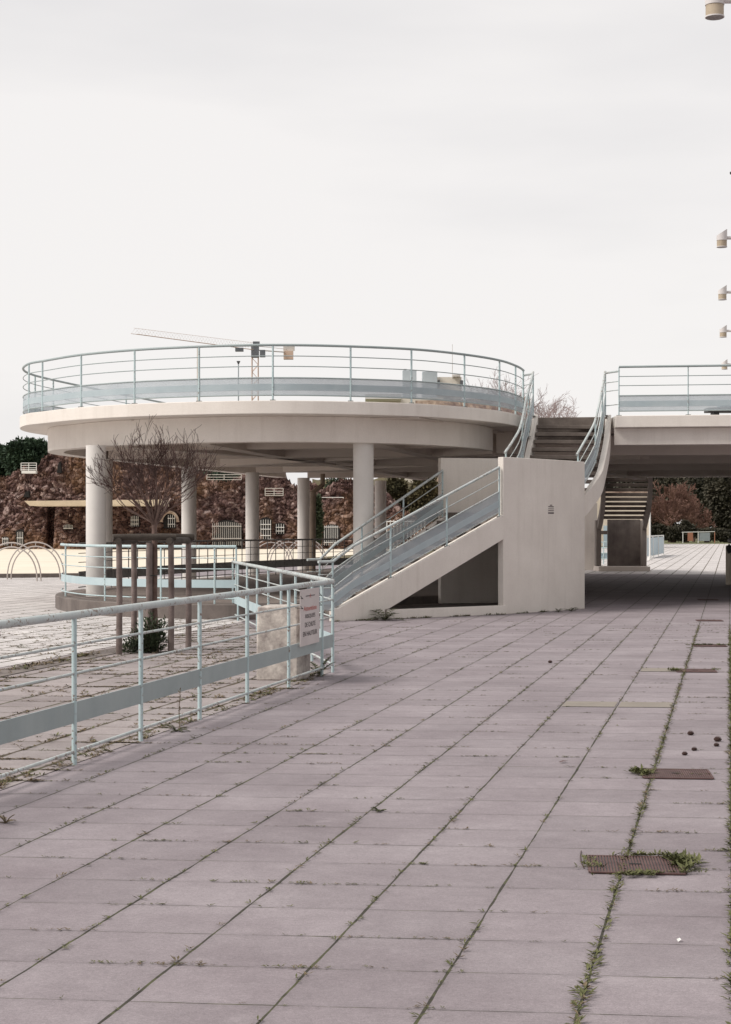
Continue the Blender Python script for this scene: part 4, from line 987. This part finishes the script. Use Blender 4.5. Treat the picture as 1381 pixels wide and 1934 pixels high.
for px, yt, d_, sd, lb in ((905, 712, 175, 43, 'faint leafless tree behind the right part of the deck railing'), (950, 716, 165, 44, 'faint leafless tree behind the end of the deck railing'),
                       (1003, 730, 150, 45, 'pinkish leafless tree just right of the left stair rail'), (1032, 752, 158, 46, 'low pinkish leafless tree above the stair treads')):
    bare_tree(px, yt, 1020, d_, lb, 'pale_twig', sd, 0.75, 9, 5, 0.14, 0.0095, BG, (2, 4), 0.22, 0.45)
# grassy bank right of the rock wall, seen under the deck
bk = MB(); NXb, NYb = 60, 14
for j in range(NYb + 1):
    for i in range(NXb + 1):
        px = 590 + 610 * i / NXb; q = j / NYb; d_ = 146 + 34 * q
        hgt = (zat(896, 160)) * min(1, q * 1.3) * (1 if px < 760 else max(0.25, 1 - (px - 760) / 400))
        bk.v.append((at(px, d_), d_, -0.1 + hgt + noise.noise(Vector((px * 0.05, d_ * 0.2, 0))) * 0.6 * q))
for j in range(NYb):
    for i in range(NXb): a = j * (NXb + 1) + i; bk.f.append((a, a + 1, a + NXb + 2, a + NXb + 1))
tag(bk.build('bank', 'bank_green', smooth=60), kind='structure')
rng = random.Random(77)
BU = 'bushes on the bank under the deck'
for i, (px, yt, hw, d_, lb) in enumerate(((648, 897, 40, 150, 'dark bush on the bank behind the thick front column'), (742, 896, 34, 152, 'olive bush right of the thin far column'), (800, 896, 36, 150, 'olive bush on the bank above the barred fence'), (596, 940, 12, 138, 'ivy bush climbing the rock beside the downpipe'))):
    g_ = evergreen(px, yt, 1010 if px != 596 else 1030, hw, d_, lb, seed=50 + i, nclump=60, leaf=0.36, per=110, group=BU, mat='bank_green' if i in (1, 2) else 'leaf_dark'); g_.name = 'bush'; g_['category'] = 'bush'
# barred fence right of the columns
g = thing('bar_fence', 'pale barred fence glimpsed between the thin far column and the stairs', 'fence', (at(733, 120), 120, 0))
for i in range(12):
    x = at(731 + i * 6.5, 120); MB().tube([(x, 120, 0), (x, 120, zat(982, 120))], 0.03, 5).build('bar', 'white_metal', g)
for y in (985, 1030): MB().tube([(at(730, 120), 120, zat(y, 120)), (at(804, 120), 120, zat(y, 120))], 0.035, 5).build('cross_bar', 'white_metal', g)

# ------------------------------------------------------------------ skyline above the deck: crane, mast, buildings
CD = 400.0
cr_ = thing('tower_crane', 'pale tower crane with orange mast behind the deck railing', 'crane', (at(482, CD), CD, 0))
cx0, hw = at(482, CD), 0.7
zc = zat(672, CD)
ms = MB()
for sx in (-1, 1):
    for sy in (-1, 1): ms.tube([(cx0 + sx * hw, CD + sy * hw, 0), (cx0 + sx * hw, CD + sy * hw, zc)], 0.10, 4)
k_ = 0; z = 10.0
while z < zc - 2:
    s_ = 1 if k_ % 2 else -1
    for sy in (-1, 1): ms.tube([(cx0 - s_ * hw, CD + sy * hw, z), (cx0 + s_ * hw, CD + sy * hw, z + 1.6)], 0.055, 4)
    z += 1.6; k_ += 1
ms.build('mast', 'crane_orange', cr_)
MB().box((cx0, CD, zc + 1.0), (1.7, 1.7, 2.8)).box((cx0 + 0.3, CD - 0.5, zc + 2.7), (1.5, 1.0, 0.9)).build('slewing_unit', 'crane_dark', cr_)
MB().box((cx0 + 1.75, CD - 1.0, zc + 0.4), (1.2, 1.2, 1.6)).build('cab', 'crane_dark', cr_)
tipd = 366.0
tip = Vector((at(253, tipd), tipd, zat(630.5, tipd))); root_ = Vector((cx0, CD, zat(661, CD)))
jb = MB(); ap0, ap1 = root_ + Vector((0, 0, 1.6)), tip + Vector((0, 0, 1.2))
sd2 = Vector((0.75, 0.6, 0))
jb.tube([root_ + sd2 * 0.7, tip + sd2 * 0.7], 0.05, 4).tube([root_ - sd2 * 0.7, tip - sd2 * 0.7], 0.05, 4).tube([ap0, ap1], 0.03, 4)
for i in range(40):
    a, c = root_.lerp(tip, i / 40), root_.lerp(tip, (i + 1) / 40); u = ap0.lerp(ap1, (i + 0.5) / 40)
    jb.tube([a + sd2 * 0.7, u], 0.014, 3).tube([u, c - sd2 * 0.7], 0.014, 3)
jb.build('jib', 'crane_orange', cr_)
cj = Vector((at(551, 408), 408, zat(666, 408)))
MB().tube([root_, cj], 0.14, 5).tube([root_ + Vector((0, 0, 0.9)), cj + Vector((0, 0, 0.7))], 0.06, 4).build('counter_jib', 'crane_pale', cr_)
MB().box((at(545, 407), 407, zat(671, 407)), (2.2, 1.4, 1.9)).build('counterweight', 'crane_orange', cr_)
MB().box((at(546, 407), 407, zat(658.5, 407)), (2.6, 0.4, 1.0)).build('name_board', 'crane_pale', cr_)
tv = root_.lerp(tip, 0.14)
MB().box((tv.x, tv.y, tv.z - 0.4), (1.8, 1.2, 0.8)).build('trolley', 'crane_dark', cr_)
mt = thing('light_mast', 'thin mast with a cup shaped lamp left of the crane', 'light mast', (at(450.5, 190), 190, 0))
MB().tube([(at(450.5, 190), 190, 0), (at(450.5, 190), 190, zat(686, 190))], [0.12, 0.06], 8).build('pole', 'steel_cabinet', mt)
MB().tube([(at(450.5, 190), 190, zat(688, 190)), (at(450.5, 190), 190, zat(682, 190))], [0.06, 0.22], 10).build('lamp_head', 'crane_dark', mt)
mt = thing('tall_pole', 'tall pale pole on the skyline beside a deck railing post', 'pole', (at(375, 168), 168, 0))
MB().tube([(at(375, 168), 168, 0), (at(375, 168), 168, zat(655, 168))], [0.20, 0.16], 10).build('shaft', 'crane_pale', mt)
MB().cyl(at(375, 168), 168, 0, 0.4, 0.3, 12).build('base', 'crane_pale', mt)
bl_ = thing('flat_building', 'beige flat roofed building with steel cabinets behind the deck railing', 'building', (at(820, 215), 215, 0))
BDp = 215.0
MB().box((at(845, BDp), BDp + 4, zat(712, BDp) / 2), (at(872, BDp) - at(818, BDp), 8, zat(712, BDp))).build('wall', 'beige_wall', bl_)
MB().box((at(862, BDp), BDp - 0.3, zat(710.5, BDp)), (at(869, BDp) - at(855, BDp), 1.5, 0.25)).build('roof_canopy', 'crane_pale', bl_)
for a, c, yt in ((760, 786, 702), (797, 825, 704)):
    MB().box((at((a + c) / 2, BDp), BDp - 1, zat(yt, BDp) / 2 + 2), (at(c, BDp) - at(a, BDp), 1.6, zat(yt, BDp) - 4)).build('steel_cabinet', 'steel_cabinet', bl_, bevel=0.03)
MB().box((at(765, BDp), BDp - 1, zat(701.5, BDp) + 0.1), (0.35, 0.5, 0.18)).build('roof_vent', 'crane_dark', bl_)
MB().tube([(at(854.5, BDp), BDp, zat(715, BDp)), (at(854.5, BDp), BDp, zat(650, BDp))], [0.05, 0.03], 6).build('antenna', 'crane_pale', bl_)
MB().box((at(829, BDp), BDp - 0.15, zat(725, BDp)), (0.22, 0.3, 0.9)).box((at(872, BDp), BDp - 0.1, zat(724, BDp)), (0.35, 0.3, 0.7)).build('window', 'crane_dark', bl_)
MB().box((at(775, 212), 211, zat(754, 212) / 2), (at(836, 212) - at(714, 212), 3, zat(754, 212))).build('low_wing', 'beige_wall', bl_)
MB().prism([(at(690, 209), 205), (at(757, 209), 205), (at(757, 209), 213), (at(690, 209), 213)], zat(758, 209), zat(749, 209)).build('roof', 'pale_roof', bl_)
tag(MB().ribbon([(at(786, 204), 204, 0), (at(880, 202), 202, 0), (at(1000, 198), 198, 0)], 0.0, zat(752, 200), 0.5).build('brick_wall', 'far_brick'), 'mottled reddish brick wall glimpsed under the deck railing panel', 'brick wall')

# things on the bridge at the right border
bx = thing('bench', 'dark low slab bench with blue grey cover on the bridge at the right border', 'bench', (7.9, 40, Z_DECK))
MB().box((8.25, 40, Z_DECK + 0.335), (1.1, 0.5, 0.10)).build('seat', 'black_plastic', bx, bevel=0.01)
MB().box((7.9, 40, Z_DECK + 0.15), (0.12, 0.4, 0.28)).box((8.6, 40, Z_DECK + 0.15), (0.12, 0.4, 0.28)).build('leg', 'black_plastic', bx)
MB().box((8.45, 40.1, Z_DECK + 0.48), (0.9, 0.35, 0.18)).build('cover', 'blue_panel', bx, bevel=0.02)

# right border block, far blue hoarding, barrier, pole
pb_ = thing('concrete_post', 'pale concrete post with a black hood cut by the right border', 'post', (10.5, 50, 0))
MB().box((10.62, 50, 0.56), (0.78, 0.55, 1.12)).build('shaft', 'cream_ledge', pb_, bevel=0.03)
MB().box((10.66, 50, 1.24), (0.74, 0.6, 0.12)).build('hood', 'black_plastic', pb_, bevel=0.03)
MB().tube([(10.26, 49.7, 1.12), (10.19, 49.7, 1.05), (10.25, 49.7, 0.92)], 0.07, 8).build('hinge', 'black_plastic', pb_)
HD = 101.0
hb = thing('hoarding', 'pale blue railing panels beside the path beyond the bridge', 'railing', (at(1240, HD), HD, 0))
MB().ribbon([(at(1221, 96), 96, 0), (at(1233, 99), 99, 0), (at(1253, 108), 108, 0)], 0.12, 1.12, 0.05).build('panel', 'blue_panel', hb)
for px, dd in ((1221, 96), (1233, 99), (1243, 103), (1253, 108)): MB().tube([(at(px, dd), dd - 0.05, 0), (at(px, dd), dd - 0.05, 1.2)], 0.04, 6).build('post', 'white_metal', hb)
MB().tube([(at(1221, 96), 96, 1.2), (at(1233, 99), 99, 1.2), (at(1253, 108), 108, 1.2)], 0.04, 6).build('top_rail', 'white_metal', hb)
h2 = thing('beach_railing', 'pale blue railing seen through the slot under the far staircase', 'railing', (at(1146, 80), 80, 0))
for z in (0.25, 0.5, 0.75, 1.0): MB().tube([(at(1120, 80), 80, z), (at(1165, 80), 80, z)], 0.03, 6).build('rail', 'blue_paint', h2)
MB().box((at(1143, 80), 80.05, 0.36), (1.3, 0.03, 0.26)).build('kick_board', 'blue_panel', h2)
for px in (1120, 1140, 1160): MB().tube([(at(px, 80), 80, 0), (at(px, 80), 80, 1.0)], 0.03, 6).build('post', 'blue_paint', h2)
lp = thing('thin_pole', 'thin pale pole right of the far staircase', 'pole', (at(1227.5, 90), 90, 0))
MB().tube([(at(1227.5, 90), 90, 0), (at(1227.5, 90), 90, zat(968, 90))], 0.05, 8).build('shaft', 'white_metal', lp)
MB().cyl(at(1227.5, 90), 90, 0, 0.15, 0.12, 10).build('base', 'white_metal', lp)
ht_ = thing('beach_hut', 'low cream hut seen through the treads of the far staircase', 'hut', (at(1180, 150), 150, 0))
MB().box((at(1180, 150), 152, zat(933, 150) / 2), (at(1226, 150) - at(1134, 150), 4, zat(933, 150))).build('wall', 'cream_ledge', ht_)
MB().box((at(1180, 150), 152, zat(933, 150) + 0.1), (at(1230, 150) - at(1130, 150), 4.6, 0.2)).build('roof', 'far_brick', ht_)
MB().box((at(1150, 150), 149.98, 0.95), (0.9, 0.06, 1.9)).build('door', 'blue_panel', ht_)
evergreen(1180, 862, 1010, 52, 185, 'dark evergreen behind the cream hut and the far staircase', seed=29, nclump=60, leaf=0.5, per=110, group=EG, mat='leaf_far')
br_ = thing('barrier', 'orange and white crowd barrier on the lawn edge below the bare trees', 'barrier', (at(1320, 200), 200, 0))
BDp = 200.0
for a, c, mt_ in ((1299, 1309, 'orange_plastic'), (1321, 1341, 'panel_mesh')):
    MB().box((at((a + c) / 2, BDp), BDp, 0.75), (at(c, BDp) - at(a, BDp), 0.06, 0.95)).build('panel', mt_, br_)
MB().tube([(at(1288, BDp), BDp, 1.25), (at(1350, BDp), BDp, 1.32)], 0.045, 6).build('top_rail', 'white_metal', br_)
for px, mt_ in ((1290, 'white_metal'), (1319, 'white_metal'), (1350, 'orange_plastic')): MB().tube([(at(px, BDp), BDp, 0), (at(px, BDp), BDp, 1.3)], 0.05, 6).build('post', mt_, br_)

# ------------------------------------------------------------------ weeds
def lineX(k_, y): return -0.491 + 0.5035 * k_ + 0.2055 * y
def tuft(mb, x, y, z, size, rng, n=7, flat=0.5):
    for _ in range(n):
        a = rng.uniform(0, 2 * math.pi); e = rng.uniform(0.1, 1.1) * flat
        mb.leaf((x + rng.uniform(-.3, .3) * size, y + rng.uniform(-.3, .3) * size, z), (math.cos(a), math.sin(a), e), (0, 0, 1), size * rng.uniform(0.5, 1.3), size * rng.uniform(0.16, 0.34))
rng = random.Random(98)
wd_ = MB(); wb = MB()
def visible(x, y): return y > 4.6 and abs(x / y) < 0.215
def behind(x, y):
    return x < nf(min(y, 19.4))[0] + 0.03 if y < 19.4 else x < -0.36 - 0.168 * (y - 19.43)
for k_ in range(-40, 3):
    dens = {0: 1.0, 1: 1.0, -1: 0.45, -2: 0.7, -3: 0.9, -4: 0.55, -5: 0.5}.get(k_, 0.75)
    y = 4.7
    while y < 34:
        step = rng.uniform(0.018, 0.055) * (1 + y / 28) * (0.55 if k_ in (0, 1) else 1); y += step
        x = lineX(k_, y) + rng.uniform(-0.012, 0.012)
        if not visible(x, y) or x > 6: continue
        nz_ = noise.noise(Vector((k_ * 7.3, y * 0.9, 0))) * 0.5 + 0.5
        bh = behind(x, y)
        if y > 29 and x > -2.5: continue
        p_ = dens * (0.45 + 1.15 * max(0, nz_ - 0.25)) if k_ in (0, 1) else dens * max(0.10, nz_ - 0.33) * 2.4
        if bh: p_ = max(0, nz_ - 0.2) * 1.1
        if rng.random() < p_:
            s_ = rng.uniform(0.012, 0.032) * (1.25 if k_ in (0, 1) else 1.05)
            if k_ == 0 and y < 6.4: s_ *= 1.15
            if bh: s_ *= 1.6
            tuft(wb if (bh and rng.random() < 0.75) or (not bh and rng.random() < 0.2) else wd_, x, y, 0.004, s_, rng, 6, 0.55)
for m_ in range(-4, 70):
    for i in range(900):
        x = rng.uniform(-6, 6); y = 5.805 + 0.501 * m_ - 0.1 * x + rng.uniform(-0.008, 0.008)
        if not visible(x, y) or y > 31: continue
        nz_ = noise.noise(Vector((x * 1.7, m_ * 5.1, 3))) * 0.5 + 0.5
        bh = behind(x, y)
        a_ = x - 0.2055 * y + 0.491
        dens = 0.16 if not bh else 0.85
        if a_ > 0 and not bh: dens = 0.34
        if rng.random() < dens * max(0, nz_ - 0.43) * 3.2:
            s_ = rng.uniform(0.013, 0.030) * (1.7 if bh else 1)
            cl = rng.choice((1, 1, 2, 3, 5, 8)); tg = wb if rng.random() < (0.8 if bh else 0.35) else wd_
            for q in range(cl):
                tuft(tg, x + rng.gauss(0, 0.012 * cl), y + rng.gauss(0, 0.006), 0.003, s_ * rng.uniform(0.5, 1.0), rng, 5, 0.4)
# heavy weeds along the foot of the near railing and stair, and in patches
for i in range(520):
    d_ = rng.uniform(7.6, 19.4); p = nf(d_)
    if noise.noise(Vector((d_ * 1.1, 0, 5))) > -0.1: tuft(wb if rng.random() < 0.6 else wd_, p[0] - rng.uniform(-0.02, 0.16), d_, 0.004, rng.uniform(0.02, 0.05), rng, 7, 0.7)
for i in range(2600):
    x = rng.uniform(-5.6, -0.6); y = rng.uniform(10, 31)
    if behind(x, y) and visible(x, y) and noise.noise(Vector((x * 0.8, y * 0.8, 8))) > 0.05:
        tuft(wb if rng.random() < 0.75 else wd_, x, y, 0.006, rng.uniform(0.02, 0.055), rng, 6, 0.6)
for i in range(420):
    y = rng.uniform(11.5, 24.3); x = -7.9 + (y - 2) * 0.2055 + 0.38 + rng.gauss(0, 0.06)
    if noise.noise(Vector((y * 0.9, 3, 8))) > -0.05: tuft(wb if rng.random() < 0.7 else wd_, x, y, 0.012, rng.uniform(0.03, 0.08), rng, 7, 0.7)
for i in range(240):
    q = rng.random(); p = F0.lerp(F1, q) - nF * rng.uniform(0.0, 0.06)
    if noise.noise(Vector((q * 9, 1, 1))) > -0.05: tuft(wd_ if rng.random() < 0.5 else wb, p.x, p.y, 0.002, rng.uniform(0.02, 0.06), rng, 6, 0.9)
for i in range(160):
    q = rng.random(); p = W0.lerp(W1, q) + nn * (0.10 + rng.uniform(0, 0.05))
    if noise.noise(Vector((q * 8, 4, 1))) > 0.0: tuft(wd_, p.x, p.y, 0.002, rng.uniform(0.02, 0.06), rng, 6, 0.9)
# weeds round the grates
for gi, (x, y, lb) in enumerate(gspots[:4]):
    spots = {0: [(0.23, 0.05, 60, 0.06), (0.1, 0.215, 40, 0.035), (-0.22, 0.0, 26, 0.03), (-0.05, -0.22, 26, 0.028), (-0.06, -0.27, 20, 0.04), (0.17, -0.2, 20, 0.025)], 1: [(-0.22, 0.05, 50, 0.05), (0.2, -0.05, 12, 0.02)], 2: [(-0.24, 0.0, 40, 0.045), (0.22, 0.1, 20, 0.03)], 3: [(-0.2, 0.0, 24, 0.04), (0.0, 0.1, 30, 0.04), (0.2, 0.0, 30, 0.04)]}[gi]
    for sx, sy, n_, s_ in spots:
        for _ in range(n_): tuft(wd_, x + sx + rng.gauss(0, 0.03 if abs(sx) > 0.2 else 0.08), y + sy + rng.gauss(0, 0.07 if abs(sx) > 0.2 else 0.008), 0.01, s_ * rng.uniform(0.5, 1.1), rng, 6, 0.8)
# strip of grass along the right border joint
for i in range(900):
    y = rng.uniform(5.2, 26); x = lineX(1, y) + rng.uniform(-0.004, 0.05)
    if noise.noise(Vector((y * 1.3, 2, 2))) > -0.15: tuft(wd_, x, y, 0.004, rng.uniform(0.02, 0.045), rng, 6, 0.9)
tag(wd_.build('joint_weeds', 'leaf_weed', smooth=0), 'low green weeds growing in the paving joints', 'weeds', kind='stuff')
tag(wb.build('dry_weeds', 'leaf_brown', smooth=0), 'dry brown weeds and moss in the paving joints', 'weeds', kind='stuff')

def rosette(px, d_, size, n, label, name='weed_plant', mat='leaf_fern', lift=0.9, seed=1, z=0.0, wid=0.22):
    rng = random.Random(seed); x = at(px, d_)
    mb = MB()
    for i in range(n):
        a = 2 * math.pi * i / n + rng.uniform(-.3, .3); e = rng.uniform(0.35, 1.5) * lift; l = size * rng.uniform(0.75, 1.1)
        p = Vector((x, d_, z)); dd = Vector((math.cos(a), math.sin(a), e)).normalized(); prev = p
        for s_ in range(7):
            q = p + dd * l / 7; 
            sd_ = dd.cross(Vector((0, 0, 1))).normalized()
            for sg2 in (-1, 1): mb.leaf(q, dd * 0.7 + sd_ * sg2, (0, 0, 1), l * wid * (1 - abs(s_ - 3) / 7), l * 0.14)
            mb.tube([p, q], 0.003, 3, caps=False)
            p = q; dd = (dd + Vector((0, 0, -0.13))).normalized()
    o = mb.build(name, mat, smooth=0)
    return tag(o, label, 'plant')
PG = 'weeds with a shape of their own on the paving'
rosette(728, 30.55, 0.38, 17, 'spreading fern like weed at the foot of the lower stair stringer', seed=4)
rosette(1055, 33.6, 0.13, 9, 'small leafy weed at the foot of the landing wall, left of two', seed=5)
rosette(1079, 34.0, 0.15, 9, 'small leafy weed at the foot of the landing wall near its right corner', seed=6)
rosette(333, 13.75, 0.11, 11, 'bushy green weed under the near railing with one tall dry stalk', seed=7)
rosette(11, 9.45, 0.085, 8, 'reddish dry weed standing on the paving at the left border', seed=8, mat='leaf_brown', lift=1.2)
rosette(716, 9.85, 0.055, 10, 'low green tuft alone on a slab in the middle of the walk', seed=9)
rosette(602, 18.95, 0.24, 9, 'dark leafy weed behind the railing corner beside the concrete block', seed=10, lift=1.8)
stk = MB().tube([(at(340, 13.75), 13.75, 0), (at(338, 13.75), 13.76, 0.16), (at(341, 13.75), 13.75, 0.34)], [0.004, 0.003, 0.002], 5)
for _ in range(16): stk.leaf((at(339.5, 13.75), 13.75, 0.15 + 0.18 * _ / 16), (random.uniform(-1, 1), random.uniform(-1, 1), .6), (0, 0, 1), 0.03, 0.012)
tag(stk.build('dry_stalk', 'leaf_brown', smooth=0), 'tall thin dry stalk rising behind the bottom rail of the near railing', 'plant')
# pine cones and litter
CG = 'dark pine cones lying on the paving'
def cone(px, d_, s_, label):
    rng = random.Random(int(px)); mb = MB(); x = at(px, d_)
    for i in range(60):
        q = i / 60; r = s_ * math.sin(math.pi * (0.08 + 0.9 * q)) * 0.55; a = i * 2.4
        mb.leaf((x + (q - .5) * s_ * 1.5, d_ + math.cos(a) * r, s_ * 0.5 + math.sin(a) * r), (0.5, math.cos(a), math.sin(a)), (1, 0, 0), s_ * 0.4, s_ * 0.35)
    mb.tube([(x - s_ * 0.75, d_, s_ * 0.5), (x - s_ * .2, d_, s_ * 0.5), (x + s_ * 0.4, d_, s_ * 0.5), (x + s_ * 0.75, d_, s_ * 0.5)], [s_ * .2, s_ * .5, s_ * .45, s_ * .1], 8)
    tag(mb.build('pine_cone', 'twig', smooth=0), label, 'pine cone', CG)
cone(1304, 13.5, 0.030, 'dark pine cone alone in the upper left of the scattered group'); cone(1355, 13.1, 0.034, 'largest dark pine cone close to the grass at the right border')
cone(1353, 12.8, 0.024, 'small pine cone just below the largest one'); cone(1311, 12.55, 0.024, 'pine cone in the middle of the scattered group'); cone(1293, 12.3, 0.024, 'pine cone lowest and farthest left of the scattered group')
cone(1039, 20.8, 0.030, 'lone dark pine cone far up the walk')
lf = MB().leaf((at(1054, 11.9), 11.9, 0.008), (1, 0.1, 0.05), (0, 0, 1), 0.075, 0.03).leaf((at(1056, 11.88), 11.88, 0.006), (1, 0.3, 0.2), (0, 0, 1), 0.05, 0.03)
tag(lf.build('fallen_leaf', 'rust', smooth=0), 'reddish fallen leaf lying flat in the middle of the walk', 'leaf')
sp_ = MB().leaf((at(1281, 6.72), 6.72, 0.004), (0.4, 1, 0.35), (0, 0, 1), 0.03, 0.018)
tag(sp_.build('paper_scrap', 'white_metal', smooth=0), 'tiny white scrap of paper on the slabs at the lower right', 'litter')
wr = MB().tube([(at(1098, 8.62), 8.62, 0.004), (at(1096, 8.45), 8.45, 0.006), (at(1098, 8.3), 8.3, 0.006), (at(1103, 8.18), 8.18, 0.004)], 0.0022, 5)
tag(wr.build('wire', 'twig'), 'thin bent dark wire lying left of the nearest grate', 'wire')
# yellowish repaired slabs
def slab_patch(k0, k1, m0, label):
    poly = []
    def pt_(a, c):
        A = -0.491 + 0.5035 * a; Cc = 5.805 + 0.501 * c
        y = (Cc - 0.1 * A) / (1 + 0.1 * 0.2055); return (A + 0.2055 * y, y)
    e = 0.03
    poly = [pt_(k0 + e, m0 + e), pt_(k1 - e, m0 + e), pt_(k1 - e, m0 + 1 - e), pt_(k0 + e, m0 + 1 - e)]
    tag(MB().add([(x, y, 0.004) for x, y in poly], [(0, 1, 2, 3)]).build('patched_paving', 'patch_paving', smooth=0), kind='structure')
mat_mottled('patch_paving', (0.225, 0.195, 0.165), (0.285, 0.25, 0.215), 3.0, 0.9, 150, 0.22)
slab_patch(-2, -1, 20, ''); slab_patch(-1, 0, 20, ''); slab_patch(-1, 0, 28, '')
